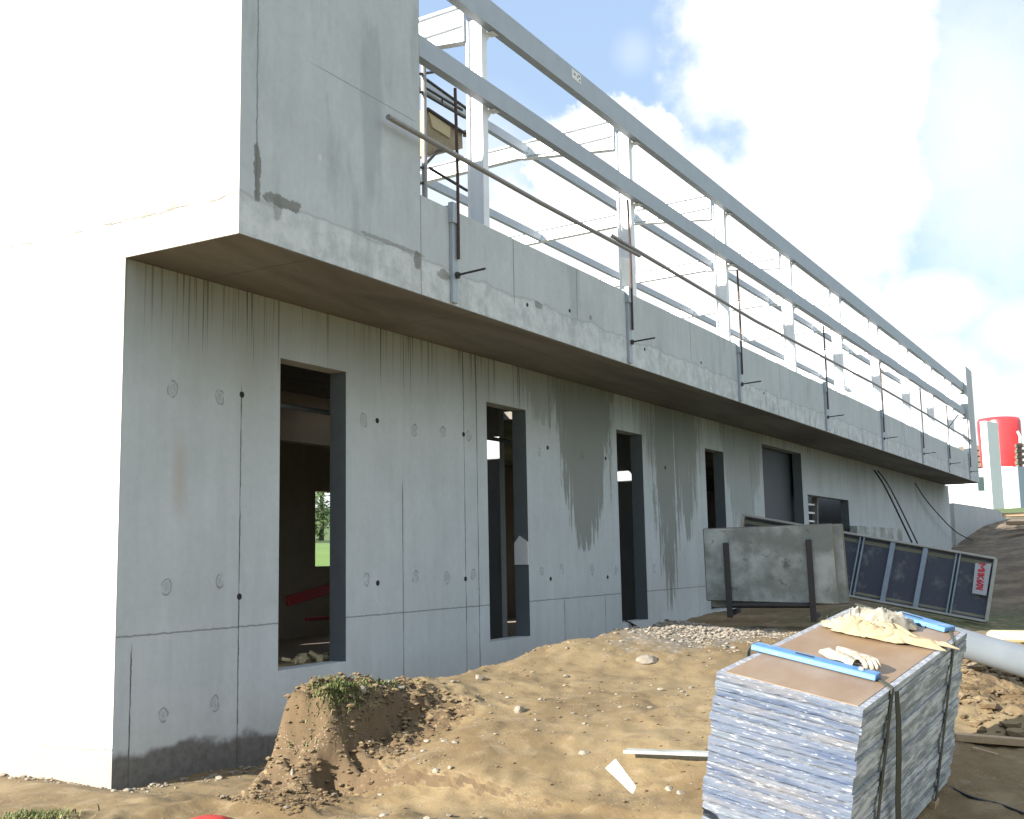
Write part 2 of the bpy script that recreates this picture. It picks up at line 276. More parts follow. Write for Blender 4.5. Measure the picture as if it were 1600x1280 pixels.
def soil(g, p, o):
    x, y, z = g.xyz(p)
    a = g.noise(p, .7, 6, .6); b = g.noise(p, 5, 6, .65); c3 = g.noise(p, 40, 5, .7)
    c = g.mix(g.sm(a, .35, .65), (.150, .102, .044), (.235, .174, .088))
    c = g.mix(g.m('MULTIPLY', g.sm(b, .52, .68), .5), c, (.12, .075, .034))
    c = g.mix(g.m('MULTIPLY', g.sm(b, .46, .36), .35), c, (.32, .25, .155))
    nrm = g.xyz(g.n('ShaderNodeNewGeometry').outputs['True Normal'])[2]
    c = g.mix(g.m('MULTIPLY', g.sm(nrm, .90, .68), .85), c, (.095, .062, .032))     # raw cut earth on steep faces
    c = g.mul(c, g.m('ADD', .78, g.m('MULTIPLY', c3, .44)))
    peb = g.vor(p, 42); pm = g.m('MULTIPLY', g.sm(peb, .30, .18), g.sm(g.noise(p, 2.3, 4), .50, .62))
    c = g.mix(g.m('MULTIPLY', pm, .55), c, (.34, .29, .22))
    # gravelled strip, trodden turf, brown bank with shade put into its colour, meadow
    dx = g.m('DIVIDE', g.m('SUBTRACT', x, 6.6), 2.2); dy = g.m('DIVIDE', g.m('SUBTRACT', y, -2.2), .9)
    gr = g.sm(g.m('ADD', g.m('ADD', g.m('MULTIPLY', dx, dx), g.m('MULTIPLY', dy, dy)), g.m('MULTIPLY', g.m('SUBTRACT', b, .5), 2)), 1.1, .5)
    gv = g.vor(p, 14); gc = g.mix(g.sm(gv, .12, .5), (.36, .34, .29), (.15, .135, .11))
    c = g.mix(g.m('MULTIPLY', gr, .8), c, gc)
    tf = g.m('MULTIPLY', g.m('MULTIPLY', g.sm(x, 9.2, 10.6), g.sm(x, 17, 15)), g.sm(g.m('ADD', y, g.m('MULTIPLY', b, 3)), 0.2, -1.2))
    c = g.mix(g.m('MULTIPLY', tf, g.m('MULTIPLY', g.sm(b, .38, .5), .85)), c, (.06, .085, .025))
    bk = g.m('MULTIPLY', g.sm(x, 13, 17), g.sm(y, 4, 2))
    c = g.mix(g.m('MULTIPLY', bk, .85), c, g.mix(g.sm(g.noise(g.scl(p, (1, 1, 5)), 1.2, 5), .4, .6), (.10, .078, .052), (.20, .155, .105)))
    me = g.sm(y, 9.5, 11)
    c = g.mix(me, c, g.mix(a, (.09, .17, .03), (.17, .27, .06)))
    fa = g.m('MAXIMUM', g.sm(g.m('ABSOLUTE', x), 48, 60), g.sm(y, -18, -26))
    c = g.mix(fa, c, (.09, .14, .04))
    return dict(c=c, h=g.m('ADD', c3, g.m('MULTIPLY', b, .8)), s=.35, d=.014)
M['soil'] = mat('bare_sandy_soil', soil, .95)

# ---------------------------------------------------------------- mesh helper
class MB:
    def __init__(s): s.v = []; s.f = []; s.mi = []; s.smooth = []
    def add(s, vs, fs, mi=0, sm=False):
        b = len(s.v); s.v += [tuple(v) for v in vs]; s.f += [tuple(b + i for i in f) for f in fs]; s.mi += [mi] * len(fs); s.smooth += [sm] * len(fs)
    def box(s, a, b, mi=0):
        x0, y0, z0 = a; x1, y1, z1 = b
        s.add([(x0, y0, z0), (x1, y0, z0), (x1, y1, z0), (x0, y1, z0), (x0, y0, z1), (x1, y0, z1), (x1, y1, z1), (x0, y1, z1)],
              [(0, 3, 2, 1), (4, 5, 6, 7), (0, 1, 5, 4), (1, 2, 6, 5), (2, 3, 7, 6), (3, 0, 4, 7)], mi); return s
    def hexa(s, p, mi=0):                         # 8 points: bottom loop, top loop
        s.add(p, [(0, 3, 2, 1), (4, 5, 6, 7), (0, 1, 5, 4), (1, 2, 6, 5), (2, 3, 7, 6), (3, 0, 4, 7)], mi); return s
    def slab(s, a, b, c, d, th, mi=0):            # quad a b c d given a thickness along its normal
        a, b, c, d = map(Vector, (a, b, c, d)); n = (b - a).cross(d - a).normalized() * th
        return s.hexa([a, b, c, d, a + n, b + n, c + n, d + n], mi)
    def bar(s, a, b, w, h, up=(0, 0, 1), mi=0):
        a, b = Vector(a), Vector(b); d = (b - a).normalized(); r = d.cross(Vector(up)).normalized() * w / 2; u = r.cross(d).normalized() * h / 2
        return s.hexa([a - r - u, a + r - u, a + r + u, a - r + u, b - r - u, b + r - u, b + r + u, b - r + u], mi)
    def tube(s, path, r, seg=8, cap=True, mi=0):
        P = [Vector(p) for p in path]; rings = []; n = len(P)
        for i, p in enumerate(P):
            d = (P[min(i + 1, n - 1)] - P[max(i - 1, 0)]).normalized()
            if i == 0: ref = Vector((0, 0, 1)) if abs(d.z) < .9 else Vector((1, 0, 0))
            a = d.cross(ref).normalized(); b = a.cross(d).normalized(); ref = b
            rr = r[i] if isinstance(r, (list, tuple)) else r
            rings.append([p + (a * math.cos(2 * math.pi * k / seg) + b * math.sin(2 * math.pi * k / seg)) * rr for k in range(seg)])
        vs = [v for q in rings for v in q]; fs = []
        for i in range(n - 1):
            for k in range(seg):
                k2 = (k + 1) % seg; fs.append((i * seg + k, i * seg + k2, (i + 1) * seg + k2, (i + 1) * seg + k))
        s.add(vs, fs, mi, True)
        if cap: s.add(rings[0], [tuple(range(seg))[::-1]], mi); s.add(rings[-1], [tuple(range(seg))], mi)
        return s
    def prism(s, poly, ex, mi=0):
        n = len(poly); ex = Vector(ex); a = [Vector(p) for p in poly]; b = [p + ex for p in a]
        s.add(a + b, [tuple(range(n))[::-1], tuple(range(n, 2 * n))] + [(i, (i + 1) % n, n + (i + 1) % n, n + i) for i in range(n)], mi); return s
    def build(s, name, mats, parent=None, org=None, bevel=0):
        if org is None: org = parent.location.copy() if parent is not None and parent.get('_w') else Vector((0, 0, 0))
        if parent is not None and parent.get('_w') is None: org = Vector((0, 0, 0))
        me = bpy.data.meshes.new(name); me.from_pydata([tuple(Vector(v) - Vector(org)) for v in s.v], [], s.f)
        for mm in (mats if isinstance(mats, (list, tuple)) else [mats]): me.materials.append(mm)
        for i, p in enumerate(me.polygons): p.material_index = s.mi[i]; p.use_smooth = s.smooth[i]
        me.update()
        bm = bmesh.new(); bm.from_mesh(me); bmesh.ops.recalc_face_normals(bm, faces=bm.faces)
        if bevel:
            bmesh.ops.bevel(bm, geom=[e for e in bm.edges if len(e.link_faces) == 2 and e.calc_face_angle(0) > .6], offset=bevel, segments=1, affect='EDGES')
        bm.to_mesh(me); bm.free()
        o = bpy.data.objects.new(name, me); C.objects.link(o)
        if parent is not None: o.parent = parent
        else: o.location = org
        return o
def centre(mb):
    a = np.array([tuple(v) for v in mb.v]); return Vector(((a[:, 0].min() + a[:, 0].max()) / 2, (a[:, 1].min() + a[:, 1].max()) / 2, a[:, 2].min()))
def tag(o, label=None, cat=None, group=None, kind=None):
    for k, v in (('label', label), ('category', cat), ('group', group), ('kind', kind)):
        if v: o[k] = v
    return o
def thing(name, label, cat, loc=(0, 0, 0), group=None):
    o = bpy.data.objects.new(name, None); C.objects.link(o); o.location = loc; o.empty_display_size = .2; o['_w'] = 1
    return tag(o, label, cat, group)
def single(mb, name, m_, label, cat, group=None, kind=None, bevel=0):
    return tag(mb.build(name, m_, None, centre(mb), bevel), label, cat, group, kind)
def copy_tree(o, parent=None):
    c = o.copy(); C.objects.link(c)
    if parent is not None: c.parent = parent
    for ch in [k for k in bpy.data.objects if k.parent == o]: copy_tree(ch, c)
    return c

# ---------------------------------------------------------------- terrain
_rs = np.random.RandomState(3); _T = _rs.rand(256, 256)
def vnoise(x, y):
    xi = np.floor(x).astype(int); yi = np.floor(y).astype(int); fx = x - xi; fy = y - yi
    fx = fx * fx * (3 - 2 * fx); fy = fy * fy * (3 - 2 * fy)
    g_ = lambda a, b: _T[a % 256, b % 256]
    return (g_(xi, yi) * (1 - fx) + g_(xi + 1, yi) * fx) * (1 - fy) + (g_(xi, yi + 1) * (1 - fx) + g_(xi + 1, yi + 1) * fx) * fy - .5
def fbm(x, y, f, o=4, gain=.5):
    r = 0; a = 1
    for i in range(o): r = r + a * vnoise(x * f + 17.3 * i, y * f + 5.1 * i); a *= gain; f *= 2.03
    return r
ANC = np.array([
 (.58, -1.5, .64), (1.2, -1.5, .62), (1.75, -1.5, .60), (2.9, -1.5, .57), (4.1, -1.8, .70), (5.2, -2.0, .79), (6.1, -2.2, .80), (7.6, -2.5, .66),
 (10.5, -4, .58), (12.5, -1, .60), (9.7, 0, .49), (14, -.5, .62), (15, -3, .6), (9.5, -5.3, .50), (12, -5.2, .42), (13.5, -4.5, .45),
 (.32, -1.75, .24), (.9, -1.9, .38), (1.6, -2.1, .43), (0, -2.1, .10), (.6, -2.6, .20), (1.5, -3, .30), (2.7, -2.6, .45), (4, -2.8, .52), (3, -4, .38), (5, -4, .47),
 (-.4, -1.4, .01), (-.6, -1.5, .0), (-.2, -2.65, .03), (.3, -3.7, .03), (-.37, -4.73, .0), (1.74, -4.9, .24), (-.42, -5.45, -.12), (1.7, -5.62, .10), (.7, -5.2, .03),
 (3, -6.2, .16), (5.3, -5.6, .30), (7.5, -5.5, .40), (4, -7.5, .1), (0, -7, -.12), (-3, -5, -.1), (-6, -7, -.05), (-3, -2, -.03), (-6, -2, 0), (8, -9, .2),
 (17, -5.2, .75), (19, -5.6, 1.2), (22, -5.2, 1.55), (28, -5, 1.9), (20, 0, .75), (30, 0, 1.2), (39, 0, 1.68), (40, -4, 2.3), (45, -1.5, 2.6), (50, -3, 3.0), (60, -3, 3.7), (30, -9, 2.0), (18, -10, .8), (60, -15, 3)])
def _k(d2): return d2 * np.log(d2 + 1e-9) * .5
def tps():
    n = len(ANC); A = ANC[:, :2]; d2 = ((A[:, None] - A[None]) ** 2).sum(-1)
    K = _k(d2) + np.eye(n) * .03; Pm = np.c_[np.ones(n), A]
    L = np.block([[K, Pm], [Pm.T, np.zeros((3, 3))]]); return np.linalg.solve(L, np.r_[ANC[:, 2], 0, 0, 0])
_w = tps()
def sstep(v, a, b): t = np.clip((v - a) / (b - a), 0, 1); return t * t * (3 - 2 * t)
def height(x, y):
    x = np.asarray(x, float); y = np.asarray(y, float); sh = x.shape; X_ = x.ravel(); Y_ = y.ravel()
    xc = np.clip(X_, -8, 62); yc = np.clip(Y_, -16, 3)
    z = np.full(X_.shape, _w[-3]) + _w[-2] * xc + _w[-1] * yc
    for i in range(len(ANC)): z += _w[i] * _k((xc - ANC[i, 0]) ** 2 + (yc - ANC[i, 1]) ** 2)
    M_ = z
    rough = fbm(X_, Y_, 1.1, 3) * (.06 - .025 * sstep(X_, 1.2, 2)) + fbm(X_ * .6 + Y_ * .8, Y_ * .25 - X_ * .2, 3.2, 3) * .035 + fbm(X_ * .8, Y_ * 1.6, 4, 5, .6) * .026 + .018 * np.maximum(0, fbm(X_, Y_, 9, 3, .6)) * (fbm(X_, Y_, 1.7, 2) > 0)
    low = -.065 - .08 * sstep(X_, .3, 2) + .13 * sstep(-X_, -.2, .6) - .0 * Y_ + .45 * sstep(X_, 4, 9) + .03 * fbm(X_, Y_, 2, 4)
    low = np.where(X_ > 9, np.maximum(low, M_), low)
    # lip of the spoil heap: its ragged edge runs along y = -1.3 and cuts across at x = .5
    wob = fbm(X_, Y_, 2.3, 4, .6) * .28
    edge = -1.22 + wob * .5 - .55 * sstep(X_, 3, 5.5) * (1 - sstep(X_, 7, 9)) + 1.4 * sstep(X_, 6.5, 10.5)
    inm = sstep(edge - Y_, -.10, .12)
    left = .78 * np.clip((X_ + wob * .25 + .18) / .74, 0, 1) ** 1.25 + .22 * sstep(X_ + wob * .3, .46, .58) - .10 * np.abs(fbm(X_, Y_, 5, 4, .6)) * sstep(X_, -.3, 0) * (1 - sstep(X_, .5, .7))                       # end slope of the heap
    lowside = np.minimum(M_, low + .04)
    zz = low * (1 - inm) + (lowside * (1 - left) + M_ * left) * inm
    # cut face below the lip
    inwall = sstep(Y_, -.9, -.4) * (X_ < 9)
    zz = zz + rough * (1 - inwall * .6) * np.clip(1.0, 0, 1)
    lz = sstep(X_, .15, .45) * (1 - sstep(X_, 1.3, 1.9)); yl = Y_ + wob * .35 + .10 * np.abs(fbm(X_, X_ * 0, 7, 3, .6))
    zz += lz * .15 * (sstep(yl, -1.70, -1.60) - 1) * (Y_ > -2.4) * sstep(Y_, -2.4, -1.9)
    rid = (1 - 2 * np.abs(fbm(X_ * 1.3, Y_, 7, 4, .6))) * .06; zz += (rid - .035) * sstep(X_, -.4, 0) * (1 - sstep(X_, 1.6, 2.4)) * sstep(Y_, -2.3, -1.9) * sstep(-Y_, 1.15, 1.3)
    cut = sstep(X_, .2, .5) * (1 - sstep(X_, .9, 1.5)) * np.exp(-((Y_ + 1.72) / .16) ** 2)
    zz -= cut * (.03 + .16 * np.abs(fbm(X_ * 2.6, Y_ * .5, 5, 3)))
    clod = sstep(X_, 3.2, 4.2) * (1 - sstep(X_, 7, 8)) * sstep(-Y_, 4.9, 5.3) * (1 - sstep(-Y_, 6.3, 6.9))
    zz += clod * (.12 * np.abs(fbm(X_, Y_, 5, 5, .65)) + .05)
    far = np.maximum(0, Y_ - 11) * .075; bld = sstep(Y_, 0, .3) * (Y_ < 9.2) * (X_ > 0) * (X_ < 39)
    zz = np.where(Y_ > 3, zz * 0 + sstep(X_, 10, 40) * 1.2 * (1 - sstep(Y_, 20, 60)) + far, zz)
    zz = zz * (1 - bld) - .3 * bld
    # keep it lower than the camera's feet right under the lens
    return zz.reshape(sh)
def gz(x, y): return float(height(np.array([x]), np.array([y]))[0])
def axis(lo, hi, step, far, grow=1.35):
    a = list(np.arange(lo, hi, step)); s = step; v = lo; L = []
    while v > -far: s *= grow; v -= s; L.append(v)
    s = step; v = a[-1]; Rr = []
    while v < far: s *= grow; v += s; Rr.append(v)
    return np.array(L[::-1] + a + Rr)
def axis2(parts, far):
    a = []
    for lo, hi, st in parts: a += list(np.arange(lo, hi, st))
    s = parts[0][2]; v = a[0]; L = []
    while v > -far: s *= 1.35; v -= s; L.append(v)
    s = parts[-1][2]; v = a[-1]; Rr = []
    while v < far: s *= 1.3; v += s; Rr.append(v)
    return np.array(L[::-1] + a + Rr)
gx = axis2([(-2.6, 3.2, .03), (3.2, 9, .05), (9, 20, .14), (20, 62, .5)], 900)
gy = axis2([(-9, -6.4, .12), (-6.4, .2, .035), (.2, 3, .2), (3, 14, .6)], 900)
XX, YY = np.meshgrid(gx, gy, indexing='ij'); ZZ = height(XX, YY)
nx, ny = XX.shape
me = bpy.data.meshes.new('ground')
me.vertices.add(nx * ny); me.vertices.foreach_set('co', np.stack([XX, YY, ZZ], -1).ravel())
I = (np.arange(nx - 1)[:, None] * ny + np.arange(ny - 1)[None]).ravel()
q = np.stack([I, I + ny, I + ny + 1, I + 1], -1).ravel(); nf = len(I)
me.loops.add(nf * 4); me.loops.foreach_set('vertex_index', q); me.polygons.add(nf); me.polygons.foreach_set('loop_start', np.arange(nf) * 4); me.polygons.foreach_set('loop_total', np.full(nf, 4))
me.update(); me.validate(); me.polygons.foreach_set('use_smooth', np.ones(nf, bool)); me.materials.append(M['soil'])
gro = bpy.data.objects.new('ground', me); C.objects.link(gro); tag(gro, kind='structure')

# ---------------------------------------------------------------- building
B = thing('concrete_building', 'long unfinished cast concrete building with an overhanging upper storey and slit windows', 'building', (0, 0, 0))
WT = .2
def pierced(x0, x1, z0, z1, y0, y1, holes, swap=False):
    """wall in the xz plane between y0 and y1 with true openings"""
    xs = sorted({x0, x1, *[h[0] for h in holes], *[h[1] for h in holes]}); zs = sorted({z0, z1, *[h[2] for h in holes], *[h[3] for h in holes]})
    def solid(i, k):
        if i < 0 or k < 0 or i >= len(xs) - 1 or k >= len(zs) - 1: return False
        cx = (xs[i] + xs[i + 1]) / 2; cz = (zs[k] + zs[k + 1]) / 2
        return not any(h[0] < cx < h[1] and h[2] < cz < h[3] for h in holes)
    mb = MB(); P = (lambda x, y, z: (y, x, z)) if swap else (lambda x, y, z: (x, y, z))
    for i in range(len(xs) - 1):
        for k in range(len(zs) - 1):
            if not solid(i, k): continue
            a, b, c, d = xs[i], xs[i + 1], zs[k], zs[k + 1]
            mb.add([P(a, y0, c), P(b, y0, c), P(b, y0, d), P(a, y0, d)], [(0, 1, 2, 3)]); mb.add([P(a, y1, c), P(b, y1, c), P(b, y1, d), P(a, y1, d)], [(3, 2, 1, 0)])
            if not solid(i - 1, k): mb.add([P(a, y0, c), P(a, y1, c), P(a, y1, d), P(a, y0, d)], [(3, 2, 1, 0)])
            if not solid(i + 1, k): mb.add([P(b, y0, c), P(b, y1, c), P(b, y1, d), P(b, y0, d)], [(0, 1, 2, 3)])
            if not solid(i, k - 1): mb.add([P(a, y0, c), P(b, y0, c), P(b, y1, c), P(a, y1, c)], [(3, 2, 1, 0)])
            if not solid(i, k + 1): mb.add([P(a, y0, d), P(b, y0, d), P(b, y1, d), P(a, y1, d)], [(0, 1, 2, 3)])
    return mb
XE = 38.8
wins = [(1.81, 2.77, .64, 3.46), (5.45, 6.41, .63, 3.46), (9.15, 10.10, .63, 3.46), (12.87, 13.84, .63, 3.46), (16.18, 19.02, .55, 3.8), (19.41, 23.2, 1.95, 2.9)]
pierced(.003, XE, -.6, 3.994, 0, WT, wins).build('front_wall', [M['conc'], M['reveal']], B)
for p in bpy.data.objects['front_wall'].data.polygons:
    if abs(p.normal.x) > .9 and .5 < p.center.x < 30: p.material_index = 1  # jamb faces get the shade-darkened colour
mb = MB(); mb.box((0, .2, -.6), (.2, 8.4, 4.0)); mb.build('gable_wall', M['end'], B)
mb = MB(); mb.box((-.0, -.003, -.6), (.003, .2, 3.994)); mb.build('gable_corner_edge', M['end'], B)
pierced(.2, XE, -.6, 4.0, 8.0, 8.2, [(11.87, 13.6, 1.51, 3.03), (16, 18, 1.5, 3.0), (6.0, 6.8, 1.5, 3.0)]).build('rear_wall', M['inner'], B)
mb = MB(); mb.box((XE, 0, -.2), (XE + .25, 8.2, 4.0)); mb.build('far_end_wall', M['plain'], B)
# floor slab with two added openings: pierced() in xy by swapping axes
def slab_xy(x0, x1, y0, y1, z0, z1, holes):
    mb = pierced(x0, x1, y0, y1, z0, z1, holes); mb.v = [(x, z, y) for x, y, z in mb.v]; return mb
slab_xy(.2, 38.3, 0.0, 8.2, 4.004, 4.2, [(6.4, 7.7, 2.35, 3.15), (10.0, 10.9, 2.3, 3.0)]).build('upper_floor_slab', M['soffit'], B)  # both openings added so the sun lights patches on the cross walls
mb = MB(); mb.box((.22, .22, -.05), (38.7, 7.98, .12)); mb.build('ground_floor_slab', M['inner'], B)
mb = MB(); mb.box((0.002, -1.197, 3.996), (38.25, -.003, 4.2)); mb.build('overhang_soffit', M['soffit'], B)
# upper storey
mb = MB(); mb.box((.2, -1.2, 4.003), (2.355, -1.0, 7.35)); mb.build('tall_corner_panel', M['upper'], B)
mb = MB(); mb.box((0, -1.2, 4.0), (.2, 4.6, 7.35)); mb.build('upper_gable_wall', [M['end'], M['upper']], B)  # unseen rear end stopped short so sun reaches the slab openings
o = bpy.data.objects['upper_gable_wall']
for p in o.data.polygons:
    if abs(p.normal.y) > .9: p.material_index = 1
mb = MB(); mb.box((2.357, -1.2, 4.003), (36.85, -1.0, 4.945)); mb.build('parapet', M['upper'], B)
mb = MB(); mb.box((0, 4.6, 4.0), (.2, 8.4, 4.945)); mb.build('unseen_low_gable', M['end'], B)  # unseen stretch, kept low to let the sun pass over
mb = MB(); mb.box((36.852, -1.2, 4.003), (38.35, -1.07, 8.18)); mb.box((36.852, -1.07, 4.003), (37.0, -.95, 8.1)); mb.build('end_fin', M['upper'], B, bevel=.01)
# inside
mb = MB(); mb.box((9.0, 1.93, .12), (9.15, 4.2, 4.0)); mb.build('cross_wall', M['plain'], B)
mb = MB(); mb.box((13.0, 1.0, .12), (13.15, 3.2, 4.0)); mb.build('cross_wall', M['plain'], B)
mb = MB(); mb.box((.2, 3.7, 3.3), (8.9, 3.9, 4.0)); mb.build('ceiling_beam', M['inner'], B)
mb = MB(); mb.box((16.0, .28, .1), (19.35, .34, 4.0)); mb.build('door_board', M['darkboard'], B)
mb = MB(); mb.tube([(.2, 1.0, 3.23), (8.9, 1.0, 3.23)], .028, 8); mb.build('ceiling_pipe', M['galv'], B)
th = MB()
for x, z in [(1.315, 3.06), (1.315, 1.31), (3.28, 3.02), (3.28, 1.37), (4.93, 3.02), (4.93, 1.37), (6.98, 3.02), (6.98, 1.32), (8.75, 3.0), (8.7, 1.3), (11.0, 3.0), (2.2, .2)]:
    t = MB(); t.tube([(x, -.004, z), (x, .01, z)], .028, 10); t.build('tie_hole', M['hole'], B)
for x, z in [(4.35, 4.28), (5.35, 4.40), (7.5, 4.28), (9.6, 4.4), (12.6, 4.3)]:
    t = MB(); t.tube([(x, -1.204, z), (x, -1.19, z)], .022, 8); t.build('tie_hole', M['hole'], B)

# ---------------------------------------------------------------- steel frame
SF = thing('steel_frame', 'pale galvanised steel portal frame standing open behind the concrete parapet', 'steel frame', (3.9, -.87, 4.2))
def channel(x0, x1, yf, z0, z1, dep=.10, t=.014):
    mb = MB(); mb.box((x0, yf, z0 + t), (x1, yf + t, z1 - t)); mb.box((x0, yf, z0), (x1, yf + dep, z0 + t)); mb.box((x0, yf, z1 - t), (x1, yf + dep, z1)); return mb
channel(2.2, 36.85, -1.085, 7.28, 7.57).build('top_rail_beam', M['galv'], SF)
channel(2.36, 36.85, -1.085, 6.40, 6.62).build('middle_rail_beam', M['galv'], SF)
for x in [36.7]:
    for z0, z1 in ((7.2, 7.6), (6.3, 6.65)):
        mb = MB(); mb.box((x, -1.075, z0), (x + .13, -.95, z1)); mb.build('end_plate', M['tube'], SF)
cols = [3.87 + 3.86 * k for k in range(9)]
def hsec(mb, x0, x1, yf, yb, z0, z1, t=.012):
    mb.box((x0, yf, z0), (x1, yf + t, z1)); mb.box((x0, yb - t, z0), (x1, yb, z1)); mb.box(((x0 + x1) / 2 - .005, yf + t, z0), ((x0 + x1) / 2 + .005, yb - t, z1)); return mb
for k, x in enumerate(cols):
    w = .11; xm = x + w / 2
    mb = MB(); hsec(mb, x, x + w, -.97, -.77, 4.2, 7.42); mb.build('column', M['white_steel'], SF)
    mb = MB(); mb.box((x - .035, -.768, 7.17), (x + w + .035, -.752, 7.63)); mb.build('rafter_end_plate', M['galv'], SF)
    # rafter: web, two flanges, haunch
    y0, y1 = -.75, 7.9; zt0, zt1 = 7.62, 7.42; dp = .22; mb = MB()
    def zt(y): return zt0 + (zt1 - zt0) * (y - y0) / (y1 - y0)
    mb.slab((xm - .004, y0, zt(y0) - dp), (xm - .004, y1, zt(y1) - dp), (xm - .004, y1, zt(y1)), (xm - .004, y0, zt(y0)), .008)
    for dz in (0, -dp):
        mb.bar((xm, y0, zt(y0) + dz), (xm, y1, zt(y1) + dz), w, .012)
    yh = .75
    mb.prism([(xm - .004, y0, zt(y0) - dp - .006), (xm - .004, yh, zt(yh) - dp - .006), (xm - .004, y0, 7.19)], (.008, 0, 0))
    mb.bar((xm, y0, 7.19), (xm, yh, zt(yh) - dp - .012), w, .010)
    mb.build('rafter', M['white_steel'], SF)
    for z in (7.27, 6.39):
        mb = MB(); mb.slab((x + w, -.975, z - .10), (x + w + .07, -.975, z - .012), (x + w + .07, -.975, z - .006), (x + w, -.975, z - .006), -.008); mb.box((x + w, -1.05, z - .006), (x + w + .12, -.96, z)); mb.build('cleat', M['white_steel'], SF)
    mb = MB(); hsec(mb, x, x + w, 7.72, 7.9, 4.2, 7.3); mb.build('rear_column', M['white_steel'], SF)
for y, z0, z1 in ((.62, 7.40, 7.53), (2.5, 7.34, 7.47), (4.4, 7.30, 7.43), (6.2, 7.26, 7.39)):
    for k in range(len(cols) - 1):
        a = cols[k] + .07; b = cols[k + 1] + .04
        channel(a, b, y, z0, z1, .07, .01).build('purlin', M['galv'], SF)
channel(2.3, 3.9, .62, 7.40, 7.53, .07, .01).build('purlin', M['galv'], SF); channel(.3, 3.9, 2.5, 7.34, 7.47, .07, .01).build('purlin', M['galv'], SF)

# ---------------------------------------------------------------- guardrail posts and rails on the parapet
def post_at(x):
    t = thing('guardrail_post', 'x', 'guardrail post', (x, -1.2, 4.03))
    mb = MB(); mb.box((x - .045, -1.235, 4.02), (x + .045, -1.203, 4.93)); mb.box((x - .06, -1.255, 4.80), (x + .06, -1.20, 5.0)); mb.box((x - .05, -1.20, 4.95), (x + .05, -.98, 4.975)); mb.build('clamp_bracket', M['galv'], t)
    mb = MB(); mb.tube([(x + .03, -1.255, 4.45), (x + .025, -1.26, 5.3), (x, -1.26, 6.16)], .016, 8); mb.build('rod', M['rust'], t)
    mb = MB(); mb.tube([(x + .02, -1.2, 4.29), (x + .02, -1.56, 4.31)], .011, 6); mb.tube([(x + .02, -1.24, 4.29), (x + .02, -1.262, 4.29)], .035, 6); mb.build('anchor_pin', M['dark_steel'], t)
    return t
px_ = [2.88, 6.98, 11.3, 16.64, 21.9, 27.1, 31.6, 36.0]
pl = ['rusty guardrail post clamped to the parapet beside the tall corner panel, nearest of all', 'guardrail post with a loose white plastic sheet behind it, second from the tall corner panel',
      'third guardrail post from the tall corner panel, rod rising past the parapet', 'fourth guardrail post along the parapet, with a short pin below', 'fifth guardrail post along the parapet, over the dangling ropes',
      'sixth guardrail post along the parapet, counted from the corner', 'seventh guardrail post along the parapet, where the rails cross', 'last guardrail post along the parapet, right beside the end fin']
p0 = post_at(px_[0])
for i, x in enumerate(px_):
    o = p0 if i == 0 else copy_tree(p0)
    o.location = (x, -1.2, 4.03); o['label'] = pl[i]; o['group'] = 'guardrail posts clamped to the parapet'
mb = MB(); mb.tube([(1.72, -1.30, 5.46), (4.5, -1.30, 5.44), (7.2, -1.30, 5.46)], .026, 10)
single(mb, 'scaffold_tube', M['tube'], 'long steel guardrail tube whose open end juts across the tall corner panel', 'scaffold tube')
mb = MB(); mb.tube([(6.3, -1.30, 5.52), (12, -1.30, 5.44), (21, -1.30, 5.50), (30, -1.30, 5.45), (36.4, -1.30, 5.40)], .026, 10)
single(mb, 'scaffold_tube', M['tube'], 'thin guardrail tube running along the far posts to the end fin', 'scaffold tube')
mb = MB(); mb.tube([(31.6, -1.28, 5.45), (35.0, -1.1, 6.2)], .018, 6)
single(mb, 'scaffold_tube', M['dark_steel'], 'short diagonal brace tube rising from the rail to the end fin', 'scaffold tube')

q_ = at(900, 108, 1, -1.087)
mb = MB(); mb.box((q_.x - .12, -1.088, 7.42), (q_.x + .13, -1.085, 7.54)); mk = mb.build('sticker', M['paperwhite'], SF)
for dx, dz, w in ((-.07, .03, .05), (.02, .02, .03), (.05, .05, .05), (.08, .0, .03)):
    mb = MB(); mb.box((q_.x + dx, -1.0895, 7.45 + dz), (q_.x + dx + w, -1.0882, 7.465 + dz)); o = mb.build('smudge', M['dark_steel'], mk); o.data.transform(Matrix.Translation(-Vector(SF.location)))
# plastic sheet behind second post
a = at(967, 402, 1, -.99); b = at(984, 404, 1, -.99); c_ = at(983, 449, 1, -.99); d_ = at(969, 447, 1, -.99)
mb = MB(); n = 6; vs = []
for i in range(n + 1):
    for j in range(n + 1):
        u, v = i / n, j / n; p = a.lerp(b, u).lerp(d_.lerp(c_, u), v); vs.append(p + Vector((0, -.02 * math.sin(u * 7 + v * 3) - .01, .008 * math.sin(v * 9))))
fs = [(i * (n + 1) + j, (i + 1) * (n + 1) + j, (i + 1) * (n + 1) + j + 1, i * (n + 1) + j + 1) for i in range(n) for j in range(n)]
vs2 = [v + Vector((0, .004, 0)) for v in vs]; mb.add(vs, fs, 0, True); mb.add(vs2, [f[::-1] for f in fs], 0, True)
single(mb, 'plastic_sheet', M['paperwhite'], 'small crinkled white plastic sheet hanging on the parapet at the second column', 'plastic sheet')

